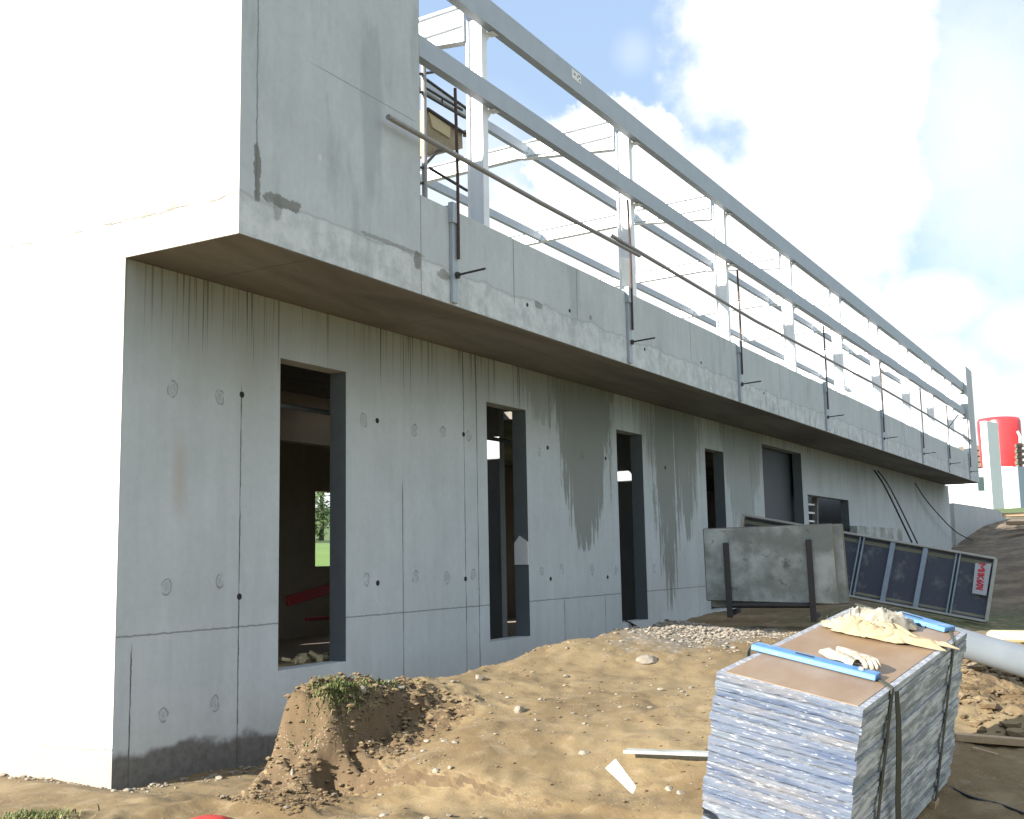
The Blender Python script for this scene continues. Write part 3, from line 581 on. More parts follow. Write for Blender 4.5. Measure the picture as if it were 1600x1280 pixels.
# ---------------------------------------------------------------- scaffold behind tall panel
SC = thing('scaffold_bay', 'scaffold bay of grey standards and diagonal tubes behind the tall corner panel', 'scaffold', (2.9, -.3, 4.2))
ys = -.25
def pxt(pts, r, name, m_, yv=ys):
    mb = MB(); mb.tube([at(x, y, 1, yv) for x, y in pts], r, 8); return mb.build(name, m_, SC)
pxt([(661, 60), (664, 330)], .032, 'standard', M['tube'])
pxt([(645, 60), (648, 330)], .03, 'standard', M['tube'])
pxt([(646, 117), (700, 110)], .015, 'ledger', M['dark_steel']); pxt([(646, 144), (664, 144)], .015, 'ledger', M['dark_steel'])
pxt([(664, 123), (732, 172)], .018, 'guard_rail', M['dark_steel'], .1); pxt([(664, 137), (722, 172)], .016, 'guard_rail', M['dark_steel'], .1)
pxt([(664, 148), (726, 184)], .016, 'guard_rail', M['dark_steel'], .1); pxt([(691, 152), (691, 165)], .012, 'guard_rail', M['dark_steel'], .1)
pxt([(670, 262), (730, 298)], .018, 'brace', M['dark_steel'], .1); pxt([(664, 258), (684, 236), (700, 235)], .018, 'brace', M['dark_steel'], .1)
pxt([(640, 262), (665, 262)], .015, 'ledger', M['dark_steel']); pxt([(640, 286), (665, 286)], .015, 'ledger', M['dark_steel'])
PL = thing('platform', 'brown boarded work platform hung on the scaffold beside the first steel column', 'platform', tuple(at(690, 240, 1, .2)))
a, b, c_, d_ = at(666, 170, 1, .15), at(722, 207, 1, .15), at(723, 232, 1, .15), at(660, 244, 1, .15)
mb = MB(); mb.hexa([a, b, c_, d_] + [p + Vector((.02, .5, 0)) for p in (a, b, c_, d_)]); mb.build('tray', M['brownboard'], PL)
a, b, c_, d_ = at(671, 176, 1, .13), at(704, 199, 1, .13), at(703, 216, 1, .13), at(676, 199, 1, .13)
mb = MB(); mb.hexa([a, b, c_, d_] + [p + Vector((0, .03, 0)) for p in (a, b, c_, d_)]); mb.build('toe_board', M['foam'], PL)
mb = MB(); mb.tube([at(668, 170, 1, .12), at(730, 211, 1, .12)], .02, 6); mb.build('hand_rail', M['dark_steel'], PL)
mb = MB(); mb.tube([at(727, 205, 1, .14), at(727, 213, 1, .14)], .035, 8); mb.build('coupler', M['tube'], PL)

# ---------------------------------------------------------------- strapped stack of panels
SO = Vector((-.374, -4.731, .088)); ax_ = (Vector((-.415, -5.448, -.059)) - SO); ay_ = (Vector((1.738, -4.897, .303)) - SO); az_ = (Vector((-.483, -4.915, 1.015)) - SO)
SW, SL, SH = ax_.length, ay_.length, az_.length
ex = ax_.normalized(); ez = ax_.cross(ay_).normalized(); ey = ez.cross(ex).normalized()
SM = Matrix.Identity(4)
for i in range(3): SM[i][0] = ex[i]; SM[i][1] = ey[i]; SM[i][2] = ez[i]; SM[i][3] = SO[i]
NP = 23; TH = SH / NP
ords = ['lowest', 'second', 'third', 'fourth', 'fifth', 'sixth', 'seventh', 'eighth', 'ninth', 'tenth', 'eleventh', 'twelfth']
rnd = random.Random(4)
for k in range(NP):
    mb = MB(); jx, jy = rnd.uniform(-.008, .009), rnd.uniform(-.024, .008); top = k == NP - 1
    if top: jx = .002; jy = -.006
    z0 = k * TH; z1 = z0 + TH - rnd.uniform(.0015, .0055)
    nseg = 10
    # ragged chipped edge outline
    def ring(z, am):
        pts = []
        for i in range(nseg * 2): pts.append((jx + SW * i / (nseg * 2), jy + rnd.uniform(0, am), z))
        for i in range(nseg * 4): pts.append((jx + SW - rnd.uniform(0, am * .6), jy + SL * i / (nseg * 4), z))
        for i in range(nseg): pts.append((jx + SW * (1 - i / nseg), jy + SL, z))
        for i in range(nseg): pts.append((jx, jy + SL * (1 - i / nseg), z))
        return pts
    r0, r1, r2, r3 = ring(z0, .007), ring(z0 + TH * .18, .002), ring(z1 - TH * .18, .002), ring(z1, .007 if not top else .003)
    n = len(r0)
    sides = []
    for a in range(3):
        for i in range(n):
            j = (i + 1) % n; sides.append(((a * n + i, a * n + j, (a + 1) * n + j, (a + 1) * n + i), i))
    base = len(mb.v); mb.v += r0 + r1 + r2 + r3
    for f, i in sides:
        mb.f.append(tuple(base + v for v in f)); mb.mi.append(1 if nseg * 2 <= i < nseg * 6 else 0); mb.smooth.append(False)
    mb.f.append(tuple(base + i for i in range(n))[::-1]); mb.mi.append(0); mb.smooth.append(False)
    mb.f.append(tuple(base + 3 * n + i for i in range(n))); mb.mi.append(3); mb.smooth.append(False)
    me = bpy.data.meshes.new('formwork_panel'); me.from_pydata(mb.v, [], mb.f)
    for q_ in ('pedge', 'pedgeside', 'ptop', 'ptrim'): me.materials.append(M[q_])
    for i, p in enumerate(me.polygons): p.material_index = mb.mi[i]
    me.update(); o = bpy.data.objects.new('formwork_panel', me); C.objects.link(o); o.matrix_world = SM
    if top:
        lab = 'topmost panel of the strapped stack, brown plywood face with a pale rim'
        f = MB(); f.box((jx + .035, jy + .035, z1), (jx + SW - .035, jy + SL - .03, z1 + .003)); fo = f.build('plywood_face', M['ptop'], o)
    elif k == NP - 2: lab = 'pale clean edged panel just below the topmost one of the strapped stack'
    elif k < 11: lab = (ords[k] + ' panel from the bottom of the strapped stack, edge streaked blue and white') if k else 'lowest panel of the strapped stack of blue and white edged panels'
    else: lab = ords[NP - 1 - k] + ' panel from the top of the strapped stack, edge streaked blue and white'
    tag(o, lab, 'formwork panel', 'formwork panels strapped in one stack')
def T(x, y, z): return SM @ Vector((x, y, z))
TOPP, TOPN = T(0, 0, SH), ez
def ontop(px, py, h=0): return hit(px, py, TOPP + TOPN * h, TOPN)
# bearers
for yy, nm in ((.3, 'squared timber bearer under the near end of the strapped stack'), (1.75, 'squared timber bearer under the far end of the strapped stack')):
    mb = MB(); mb.hexa([T(-.02, yy - .05, -.12), T(SW + .02, yy - .05, -.12), T(SW + .02, yy + .05, -.12), T(-.02, yy + .05, -.12), T(-.02, yy - .05, -.004), T(SW + .02, yy - .05, -.004), T(SW + .02, yy + .05, -.004), T(-.02, yy + .05, -.004)])
    single(mb, 'timber_bearer', M['wood'], nm, 'bearer')
# blue channel bars on the top
def bluebar(p1, p2, w, name, lab):
    a, b = ontop(*p1, .003), ontop(*p2, .003); d = (b - a).normalized(); s = TOPN.cross(d).normalized() * w / 2; u = TOPN
    pr = [(-1, .0), (-.86, .030), (-.6, .034), (.6, .034), (.86, .030), (1, .0), (.86, 0), (-.86, 0)]
    pr = [(-1, .0), (-.9, .030), (.9, .030), (1, .0)]
    poly = [a + s * q[0] + u * q[1] for q in pr]; mb = MB(); mb.prism(poly, b - a)
    t = thing(name, lab, 'steel bar', tuple(a)); mb.build('channel', M['bluepaint'], t, bevel=.004)
    return t, a, b, s
t1, a, b, s = bluebar((1178, 1013), (1372, 1062), .095, 'blue_bar', 'light blue steel bar laid across the near end of the brown panel')
mb = MB(); mb.tube([b - (b - a) * .13 + TOPN * .030, b - (b - a) * .13 + TOPN * .042], .016, 8); mb.build('bolt_head', M['ptrim'], t1)
mb = MB(); c0 = a + (b - a) * .42 + TOPN * .0325; dd = (b - a).normalized(); mb.bar(c0 - dd * .05, c0 + dd * .05, .012, .003, TOPN); mb.build('slot', M['hole'], t1)
t2, a, b, s = bluebar((1400, 963), (1484, 987), .13, 'blue_bar', 'wide light blue steel bar laid across the far end of the brown panel')
mb = MB(); c0 = a + (b - a) * .3 + TOPN * .0325; dd = (b - a).normalized(); mb.bar(c0 - dd * .07, c0 + dd * .07, .012, .003, TOPN); mb.build('slot', M['hole'], t2)
# straps
BARS = []
for pr_ in (((1178, 1013), (1372, 1062)), ((1400, 963), (1484, 987))): BARS.append([SM.inverted() @ ontop(*q_) for q_ in pr_])
def strap(yy, nm, lab, tail=None):
    bl_, br_ = BARS[0 if tail else 1]; bl_ = Vector((0, bl_.y + (bl_.y - br_.y) / (bl_.x - br_.x) * -bl_.x, 0)) if True else bl_
    t = thing(nm, lab, 'strap', tuple(T(SW, yy, SH)))
    mb = MB(); w = .022
    mb.hexa([T(SW + .012, yy - w, 0), T(SW + .016, yy - w, 0), T(SW + .016, yy + w, 0), T(SW + .012, yy + w, 0), T(SW + .010, yy - w, SH + .006), T(SW + .014, yy - w, SH + .006), T(SW + .014, yy + w, SH + .006), T(SW + .010, yy + w, SH + .006)])
    for xa, ya_, xb_, yb__ in ((SW + .014, yy, br_.x, br_.y), (br_.x, br_.y, bl_.x, bl_.y), (bl_.x, bl_.y, -.012, yy if yy > 1.5 else bl_.y)):
        mb.hexa([T(xb_, yb__ - w, SH + .004), T(xa, ya_ - w, SH + .004), T(xa, ya_ + w, SH + .004), T(xb_, yb__ + w, SH + .004), T(xb_, yb__ - w, SH + .007), T(xa, ya_ - w, SH + .007), T(xa, ya_ + w, SH + .007), T(xb_, yb__ + w, SH + .007)])
    mb.hexa([T(-.014, yy - w, 0), T(-.010, yy - w, 0), T(-.010, yy + w, 0), T(-.014, yy + w, 0), T(-.014, yy - w, SH + .006), T(-.010, yy - w, SH + .006), T(-.010, yy + w, SH + .006), T(-.014, yy + w, SH + .04)])
    mb.build('webbing', M['strap'], t)
    if tail:
        mb = MB(); pts = tail; vs = []; n = len(pts)
        for (x, y, z, ww) in pts: vs += [T(x, y - ww, z), T(x + .012, y + ww, z)]
        vs2 = [Vector(v) + ex * .003 for v in vs]; fs = [(2 * i, 2 * i + 1, 2 * i + 3, 2 * i + 2) for i in range(n - 1)]
        mb.add(vs, fs, 0, True); mb.add(vs2, [f[::-1] for f in fs], 0, True); mb.build('loose_end', M['strap'], t)
    return t
def side_y(px, py):                       # where a pixel meets the right side of the stack, in stack coordinates
    return SM.inverted() @ hit(px, py, T(SW, 0, 0), ex)
ya = side_y(1391, 1075).y
strap(ya, 'cargo_strap', 'dark webbing strap with a loose dangling end round the near part of the stack', [(SW + .02, ya + .02, SH * .99, .012), (SW + .04, ya + .05, SH * .82, .022), (SW + .045, ya + .12, SH * .6, .026), (SW + .04, ya + .22, SH * .35, .026), (SW + .05, ya + .30, SH * .10, .03), (SW + .06, ya + .33, 0, .03)])
yb = side_y(1487, 1010).y
strap(yb, 'cargo_strap', 'dark narrow strap pulled tight round the far end of the stack')

# glove: skinned chains
def skin_obj(name, chains, mat_, parent, level=1):
    me = bpy.data.meshes.new(name); vs = []; es = []; rad = []; idx = {}
    for ch in chains:
        prev = None
        for (p, r) in ch:
            key = tuple(round(c, 4) for c in p)
            if key not in idx: idx[key] = len(vs); vs.append(key); rad.append(r)
            if prev is not None: es.append((prev, idx[key]))
            prev = idx[key]
    me.from_pydata(vs, es, []); o = bpy.data.objects.new(name, me); C.objects.link(o)
    sk = o.modifiers.new('s', 'SKIN'); sv = me.skin_vertices[0].data
    for i, r in enumerate(rad): sv[i].radius = (r[0], r[1]) if isinstance(r, tuple) else (r, r)
    sv[0].use_root = True
    sb = o.modifiers.new('d', 'SUBSURF'); sb.levels = sb.render_levels = level
    me.materials.append(mat_); o.parent = parent
    return o
ga, gb = ontop(1338, 1030, .03), ontop(1378, 1052, .03)
GL = thing('work_glove', 'cream leather work glove lying palm down over the near blue bar', 'glove', tuple(ga))
gd = (gb - ga).normalized(); gs = TOPN.cross(gd).normalized()
def gp(u, v, w): q_ = gd * u + gs * v + TOPN * w; return (q_.x, q_.y, q_.z)
ch = [[(gp(-.10, 0, .012), (.040, .022)), (gp(-.04, 0, .014), (.038, .022)), (gp(.03, 0, .016), (.048, .024)), (gp(.07, 0, .018), (.048, .024))]]
for i, (v, L) in enumerate([(-.036, .075), (-.012, .090), (.012, .085), (.035, .065)]):
    ch.append([(gp(.07, 0, .018), (.048, .024)), (gp(.095, v, .026), .015), (gp(.095 + L * .4, v * 1.1, .030), .0145), (gp(.095 + L * .8, v * 1.15, .012), .0135), (gp(.095 + L * .9, v * 1.15, -.008), .012)])
ch.append([(gp(.0, 0, .0145), .02), (gp(.02, .05, .012), .017), (gp(.05, .072, .008), .015), (gp(.075, .078, .002), .013)])
skin_obj('glove_hand', ch, M['glove'], GL, 2)
ga, gb = ontop(1290, 1020, .015), ontop(1340, 1040, .03)
mb = MB(); d = gb - ga; s = TOPN.cross(d).normalized(); vs = []
nn = 8
for i in range(nn + 1):
    u = i / nn; cc_ = ga + d * u; wv = .045 - .010 * u
    for j in range(9):
        th_ = math.pi * j / 8; vs.append(cc_ + s * wv * math.cos(th_) + TOPN * (.03 * math.sin(th_) + .006 * math.sin(u * 9 + j)))
fs = [(i * 9 + j, (i + 1) * 9 + j, (i + 1) * 9 + j + 1, i * 9 + j + 1) for i in range(nn) for j in range(8)]
mb.add(vs, fs, 0, True); mb.add([v - TOPN * .004 for v in vs], [f[::-1] for f in fs], 0, True); mb.build('cuff', M['cloth2'], GL)
a, b = ontop(1310, 1014, .02), ontop(1350, 1036, .02)
mb = MB(); mb.tube([a, a.lerp(b, .5) + TOPN * .015, b], [.016, .02, .012], 8); single(mb, 'glove', M['glove'], 'second cream glove folded flat behind the first one on the stack', 'glove')

# crumpled canvas on the far part of the top
def cloth(name, quad, hfun, m_, lab, seed, n=46):
    P4 = [ontop(*p, .004) for p in quad]; vs = []; rs = np.random.RandomState(seed)
    for i in range(n + 1):
        for j in range(n + 1):
            u, v = i / n, j / n
            e1 = fbm(np.array([u * 3.2 + seed]), np.array([v * 1.1]), 1.0, 4, .6)[0]; e2 = fbm(np.array([u * 4.0 + seed]), np.array([v * .9 + 9]), 1.0, 4, .6)[0]
            uu, vv = u + e1 * .10, v + e2 * .42
            p = P4[0].lerp(P4[1], uu).lerp(P4[3].lerp(P4[2], uu), vv)
            h = hfun(u, v) + .05 * max(0, 1 - 5 * abs(fbm(np.array([u * 5.5 + seed * 2]), np.array([v * 2.6 + u * 2]), 1.0, 3, .5)[0])) * (.4 + .6 * (1 - u)) + .02 * fbm(np.array([u * 6 + seed]), np.array([v * 3.0]), 1.0, 4, .6)[0] + .02 * abs(fbm(np.array([u * 10 + seed]), np.array([v * 8.0]), 1.0, 2)[0])
            h += .022 * (1 - abs(math.sin(u * 13 + 3 * fbm(np.array([u * 2 + seed]), np.array([v * 2.0]), 1.0, 3)[0] * 4 + v * 5))) - .01
            edge = min(1, 8 * min(u, 1 - u), 6 * min(v, 1 - v)); vs.append(p + TOPN * max(.003, h * (.15 + .85 * edge)))
    fs = [(i * (n + 1) + j, (i + 1) * (n + 1) + j, (i + 1) * (n + 1) + j + 1, i * (n + 1) + j + 1) for i in range(n) for j in range(n)]
    mb = MB(); mb.add(vs, fs, 0, True); mb.add([v - TOPN * .003 for v in vs], [f[::-1] for f in fs], 0, True)
    return single(mb, name, m_, lab, 'cloth')
cloth('canvas_sheet', [(1288, 985), (1290, 968), (1456, 1002), (1432, 1014)], lambda u, v: .045 * math.exp(-((u - .33) / .2) ** 2) + .075 * math.exp(-((u - .07) / .07) ** 2) + .004, M['cloth'], 'crumpled beige canvas sheet lying across the middle of the stack top', 3)
cloth('canvas_sheet', [(1312, 980), (1335, 957), (1420, 966), (1400, 990)], lambda u, v: .075 * math.exp(-((u - .20) / .2) ** 2) + .03 * math.exp(-((u - .75) / .2) ** 2) + .005, M['cloth2'], 'off white bunched canvas behind the beige one at the far end of the stack', 11)

# ---------------------------------------------------------------- rack with standing panels
def pl2(px, py, D): return CP + ray(px, py) * D / 1.0
# vertical plane of the rack face, about 13.5 m away
rp = CP + ray(1200, 880) * 14.6; rn = Vector((-.90, -.43, 0)).normalized(); rn = Vector((-.98, -.20, 0)).normalized()
def rk(x, y, off=0): return hit(x, y, rp - rn * off, rn)
RK = thing('panel_rack', 'dark steel stanchion rack holding the mottled grey slabs upright near the building', 'rack', tuple(rk(1200, 960)))
for (xt, yt, xb, yb_, w) in ((1134, 848, 1141, 965, 9), (1263, 843, 1272, 972, 10)):
    mb = MB(); A_, B_ = rk(xt, yt, -.06), rk(xb, yb_, -.06); mb.bar(A_, B_, .075, .05, rn); mb.build('stanchion', M['dark_steel'], RK, bevel=.005)
    mb = MB(); mb.bar(B_ + Vector((0, 0, .05)), B_ + Vector((0, 0, .05)) - rn * .9, .06, .06); mb.build('foot', M['dark_steel'], RK)
mb = MB(); mb.tube([rk(1138, 946, -.02), rk(1266, 946, -.02)], .035, 8); mb.build('cross_bar', M['dark_steel'], RK)
mb = MB(); mb.tube([rk(1138, 946, .5), rk(1266, 946, .5)], .035, 8); mb.build('cross_bar', M['dark_steel'], RK)
def standing(pts, off, th, lab, edge=True):
    A_, B_, C_, D_ = [rk(x, y, off) for x, y in pts]
    mb = MB(); mb.hexa([A_, B_, C_, D_] + [p - rn * th for p in (A_, B_, C_, D_)])
    o = mb.build('grey_slab', [M['slab'], M['slabedge']], None, centre(mb), .012)
    for p in o.data.polygons:
        if abs(p.normal.dot(rn)) < .85: p.material_index = 1
    return tag(o, lab, 'slab')
standing([(1098, 826), (1300, 818), (1312, 945), (1104, 939)], 0, .20, 'mottled grey slab at the front of the dark steel rack, tan right edge')
standing([(1102, 829), (1316, 818), (1327, 944), (1112, 950)], .23, .20, 'second mottled slab standing just behind the front one in the rack')

# ribbed long panel lying behind, on the right
lp = CP + ray(1360, 890) * 17.8; ln = Vector((-.97, -.10, .22)).normalized()
def lk(x, y, off=0): return hit(x, y, lp - ln * off, ln)
TL, TR, BR, BL = (1163, 806), (1556, 874), (1541, 972), (1146, 898)
LPN = thing('ribbed_panel', 'long ribbed panel with dark faces lying behind the rack, white tag with red writing', 'formwork panel', tuple(lk(1340, 940)))
mb = MB(); mb.slab(lk(*BL, .05), lk(*BR, .05), lk(*TR, .05), lk(*TL, .05), .02); mb.build('face_sheet', M['film'], LPN)
def edgebar(p, q_, w, d, name, m_, off=0):
    mb = MB(); A_, B_ = lk(*p, off), lk(*q_, off); mb.bar(A_, B_, d, w, ln.cross((B_ - A_).normalized())) ; mb.build(name, m_, LPN, bevel=.004)
def ln_(p, q_, t): return (p[0] + (q_[0] - p[0]) * t, p[1] + (q_[1] - p[1]) * t)
edgebar(TL, TR, .035, .12, 'top_rail', M['alu']); edgebar(BL, BR, .035, .12, 'bottom_rail', M['alu']); edgebar(TR, BR, .045, .12, 'end_rail', M['alu']); edgebar(TL, BL, .045, .12, 'end_rail', M['alu'])
edgebar((TL[0], TL[1] + 9), (TR[0] - 2, TR[1] + 9), .06, .03, 'inner_lip', M['olive'], .04)
edgebar((BL[0], BL[1] - 7), (BR[0], BR[1] - 7), .04, .03, 'inner_lip', M['olive'], .04)
for xt, xb, w in ((1245, 1228, 3), (1348, 1331, 3), (1396, 1379, 5), (1447, 1430, 5), (1498, 1482, 4)):
    tt = (xt - TL[0]) / (TR[0] - TL[0]); p = (xt, ln_(TL, TR, tt)[1] + 2); tb = (xb - BL[0]) / (BR[0] - BL[0]); q_ = (xb, ln_(BL, BR, tb)[1] - 2)
    if w == 5: edgebar(p, q_, .075, .09, 'rib', M['rib'])
    else:
        edgebar((p[0] - 3, p[1]), (q_[0] - 3, q_[1]), .022, .09, 'rib', M['rib']); edgebar((p[0] + 3, p[1]), (q_[0] + 3, q_[1]), .022, .09, 'rib', M['rib'])
# tag with hand written red marks, running down the tag
A_, B_, C_, D_ = lk(1524, 880, -.05), lk(1549, 881, -.05), lk(1541, 931, -.05), lk(1519, 927, -.05)
mb = MB(); mb.slab(D_, C_, B_, A_, .004)
tg = mb.build('tag_plate', M['sign'], LPN)
# letters as strokes in a 0..1 x 0..1 cell; text runs downwards, glyphs turned a quarter
gly = {'M': [[(0, 0), (0, 1), (.5, .4), (1, 1), (1, 0)]], 'I': [[(.5, 0), (.5, 1)]], 'T': [[(0, 1), (1, 1)], [(.5, 1), (.5, 0)]], 'K': [[(0, 0), (0, 1)], [(1, 1), (.05, .5), (1, 0)]],
       '6': [[(.85, .95), (.3, .75), (.05, .3), (.4, 0), (.85, .15), (.8, .5), (.2, .45)]], '0': [[(.5, 0), (.1, .3), (.1, .7), (.5, 1), (.9, .7), (.9, .3), (.5, 0)]], 'V': [[(0, 1), (.5, 0), (1, 1)]]}
txt = [('M', .02, .22), ('I', .27, .04), ('I', .36, .04), ('K', .44, .13), ('6', .60, .11), ('0', .73, .10), ('V', .86, .09)]
U = (D_ - A_); V = (B_ - A_)
mb = MB(); nrm = U.cross(V).normalized() * -1
if nrm.dot(CP - A_) < 0: nrm = -nrm
def tp(u, v): return A_ + U * u + V * v + nrm * .008
for ch_, u0, uw in txt:
    for st in gly[ch_]:
        pts = [tp((u0 + .82 * 0 + uw * a) * .92, .22 + .42 * b) for a, b in st]
        for i in range(len(pts) - 1): mb.bar(pts[i], pts[i + 1], .022, .003, nrm)
wr = mb.build('writing', M['redink'], tg, org=LPN.location)
wr.data.transform(Matrix.Translation(-Vector(LPN.location)))

# low slab remnants against the wall behind the panel
mb = MB(); a, b = at(1327, 822, 1, -.05), at(1398, 824, 1, -.05); mb.box((a.x, -.25, .6), (b.x, -.05, a.z)); single(mb, 'concrete_block', M['slab'], 'low stained concrete block against the wall below the wide opening', 'block', bevel=.01)

# grille seen inside the wide opening
GR = thing('window_grille', 'white barred frame standing at the left inside the low wide opening', 'grille', (19.5, .5, 1.9))
for i in range(5):
    mb = MB(); mb.bar(at(1262, 775 + i * 13, 1, .3), at(1272, 776 + i * 13, 1, .3), .03, .04); mb.build('bar', M['whitepaint'], GR)
mb = MB(); mb.bar(at(1273, 774, 1, .3), at(1274, 830, 1, .3), .05, .14, (0, 1, 0)); mb.build('frame', M['tube'], GR)

# ---------------------------------------------------------------- ropes and cables
def rope(pts, r, lab, cat='rope', m_='black', name='rope'):
    mb = MB(); P_ = [Vector(p) for p in pts]; out = []
    for i in range(len(P_) - 1):
        p0_, p1_, p2_, p3_ = P_[max(i - 1, 0)], P_[i], P_[i + 1], P_[min(i + 2, len(P_) - 1)]
        for k in range(6):
            t = k / 6; out.append(.5 * ((2 * p1_) + (-p0_ + p2_) * t + (2 * p0_ - 5 * p1_ + 4 * p2_ - p3_) * t * t + (-p0_ + 3 * p1_ - 3 * p2_ + p3_) * t ** 3))
    out.append(P_[-1]); mb.tube(out, r, 6); return single(mb, name, M[m_], lab, cat)
rope([at(1366, 735, 1, -.6), at(1385, 765, 1, -.9), at(1425, 848, 1, -1.3)], .022, 'left of two dark ropes slanting down from the soffit to the panel')
rope([at(1371, 735, 1, -.6), at(1392, 765, 1, -.9), at(1434, 850, 1, -1.3)], .018, 'right of two dark ropes slanting down from the soffit to the panel')
rope([at(1430, 755, 1, -.05), at(1450, 785, 1, -.2), at(1490, 828, 1, -.3), at(1520, 844, 1, -.5), at(1548, 847, 1, -.8)], .02, 'thin black cable sagging along the far wall toward the bank', 'cable', name='cable')
rope([(9.35, .05, .66), (9.45, -.12, .55), (9.7, -.35, .3), (9.85, -.5, .1)], .014, 'dark cable coming over the sill of the third slit window', 'cable', name='cable')
rope([at(985, 972, 1, .02), at(992, 985, 1, -.1), at(1000, 1004, 1, -.2)], .014, 'second dark cable hanging beside the first under the third window', 'cable', name='cable')

# ---------------------------------------------------------------- beyond the far end
mb = MB(); A_ = at(1492, 790, 1, .3)
p1, p2 = CP + ray(1494, 800) * 47, CP + ray(1578, 815) * 41
rb = [(1490, 786, -.05), (1510, 789, -.15), (1530, 792, -.3), (1548, 795, -.45), (1560, 797, -.6), (1567, 802, -.7), (1572, 810, -.8)]
top = [at(x, y, 1, yv) for x, y, yv in rb]; vs = []
for p in top: vs += [p, Vector((p.x, p.y, .6))]
back = [p + Vector((.3, .25, 0)) for p in map(Vector, vs)]; n = len(top)
fs = [(2 * i, 2 * i + 1, 2 * i + 3, 2 * i + 2) for i in range(n - 1)]
mb.add(vs + back, fs + [tuple(2 * n + v for v in f)[::-1] for f in fs] + [(2 * i, 2 * i + 2, 2 * n + 2 * i + 2, 2 * n + 2 * i) for i in range(n - 1)] + [(0, 2 * n, 2 * n + 1, 1), (2 * n - 2, 2 * n - 1, 4 * n - 1, 4 * n - 2)])
single(mb, 'retaining_wall', M['plain'], 'pale grey curved retaining wall past the far end of the building', 'wall')
KD = 1.45
def facing(px0, px1, y0, y1, D, dep, yaw=0):
    """upright box whose front is seen between these pixels"""
    D *= KD
    a = CP + ray(px0, y1) * D; b = CP + ray(px1, y1) * D; z0 = min(a.z, b.z); z1 = (CP + ray((px0 + px1) / 2, y0) * D).z
    d = Vector((b.x - a.x, b.y - a.y, 0)); nrm_ = Vector((-d.y, d.x, 0)).normalized()
    if nrm_.dot(Vector((CF.x, CF.y, 0))) < 0: nrm_ = -nrm_
    a = Vector((a.x, a.y, z0)); b = Vector((b.x, b.y, z0)); u = Vector((0, 0, z1 - z0)); k = nrm_ * dep
    return [a, b, b + k, a + k, a + u, b + u, b + k + u, a + k + u]
CB = thing('site_cabin', 'white site cabin with a small dark window past the end of the building', 'cabin', tuple(CP + ray(1510, 797) * (52 * KD)))
mb = MB(); mb.hexa(facing(1440, 1556, 757, 802, 52, 3)); mb.build('body', M['whitepaint'], CB, bevel=.03)
mb = MB(); mb.hexa(facing(1529, 1558, 732, 757, 51.9, 2.5)); mb.build('cab', M['whitepaint'], CB, bevel=.05)
mb = MB(); mb.hexa(facing(1529, 1546, 745, 767, 51.7, .1)); w_ = mb.build('window', M['glass'], CB, bevel=.03)
mb = MB(); mb.hexa(facing(1541, 1543.5, 746, 767, 51.6, .05)); fr = mb.build('window_frame', M['whitepaint'], w_, org=CB.location); fr.data.transform(Matrix.Translation(-Vector(CB.location)))
PT = thing('white_pillar', 'tall white square pillar in front of the red tank', 'pillar', tuple(CP + ray(1555, 800) * (47 * KD)))
a = CP + ray(1549, 800) * (47 * KD); b = CP + ray(1549, 655) * (47 * KD)
xw = .52; L_ = a.x; 
e0 = CP + ray(1541, 797) * (47 * KD); e1 = CP + ray(1552, 799) * (46.9 * KD); e2 = CP + ray(1570, 797) * (47.6 * KD)
zb, ztp = e1.z - .6, (CP + ray(1545, 656) * (47 * KD)).z
bk_ = e0 + (e2 - e1)
f0, f1, f2, f3 = [Vector((p.x, p.y, zb)) for p in (e0, e1, e2, bk_)]; up_ = Vector((0, 0, ztp - zb)); ls = [Vector((p.x, p.y, 0)) - Vector((q_.x, q_.y, 0)) for p, q_ in ((CP + ray(1536, 656) * (47 * KD), e0), (CP + ray(1547, 656) * (46.9 * KD), e1), (CP + ray(1563, 660) * (47.6 * KD), e2))]
mb = MB(); mb.hexa([f0, f1, f2, f3, f0 + up_, f1 + up_, f2 + up_, f3 + up_]); mb.build('shaft', M['whitepaint'], PT, bevel=.02)
TK = thing('red_tank', 'big red rounded tank with a flat lid behind the white pillar', 'tank', tuple(CP + ray(1566, 740) * (53 * KD)))
tcn = CP + ray(1566, 735) * (53 * KD); zt_ = (CP + ray(1566, 652) * (53 * KD)).z; zb_ = (CP + ray(1566, 737) * (53 * KD)).z; rr = 32 / FPX * (53 * KD)
prof = [(.86, 0), (.93, .04), (.97, .4), (1.0, .8), (.99, .93), (.93, .985), (.7, 1.0)]
vs = []; sg = 40
for r_, h_ in prof:
    for k in range(sg): an = 2 * math.pi * k / sg; vs.append((tcn.x + rr * r_ * math.cos(an), tcn.y + rr * r_ * math.sin(an), zb_ + (zt_ - zb_) * h_))
fs = [(i * sg + k, i * sg + (k + 1) % sg, (i + 1) * sg + (k + 1) % sg, (i + 1) * sg + k) for i in range(len(prof) - 1) for k in range(sg)]
mb = MB(); mb.add(vs, fs, 0, True); mb.add(vs[-sg:], [tuple(range(sg))], 0); mb.add(vs[:sg], [tuple(range(sg))[::-1]], 0); mb.build('shell', M['red'], TK)
mb = MB(); mb.tube([CP + ray(1594, 692) * (52 * KD), CP + ray(1594, 682) * (52 * KD), CP + ray(1590, 674) * (52 * KD)], .09, 8); mb.build('spout', M['paperwhite'], TK)
mb = MB(); mb.hexa(facing(1569, 1589, 728, 806, 51, .6)); mb.build('base', M['whitepaint'], TK, bevel=.02)
CN = thing('container', 'pale blue grey metal container at the right edge beside the red tank', 'container', tuple(CP + ray(1610, 797) * (49 * KD)))
mb = MB(); mb.hexa(facing(1588, 1660, 728, 800, 49, .4))
mb.build('body', M['container'], CN, bevel=.02)
LV = thing('pallet_stack', 'stack of grey wooden pallets on top of the blue grey container', 'pallets', tuple(CP + ray(1610, 727) * (49.3 * KD)))
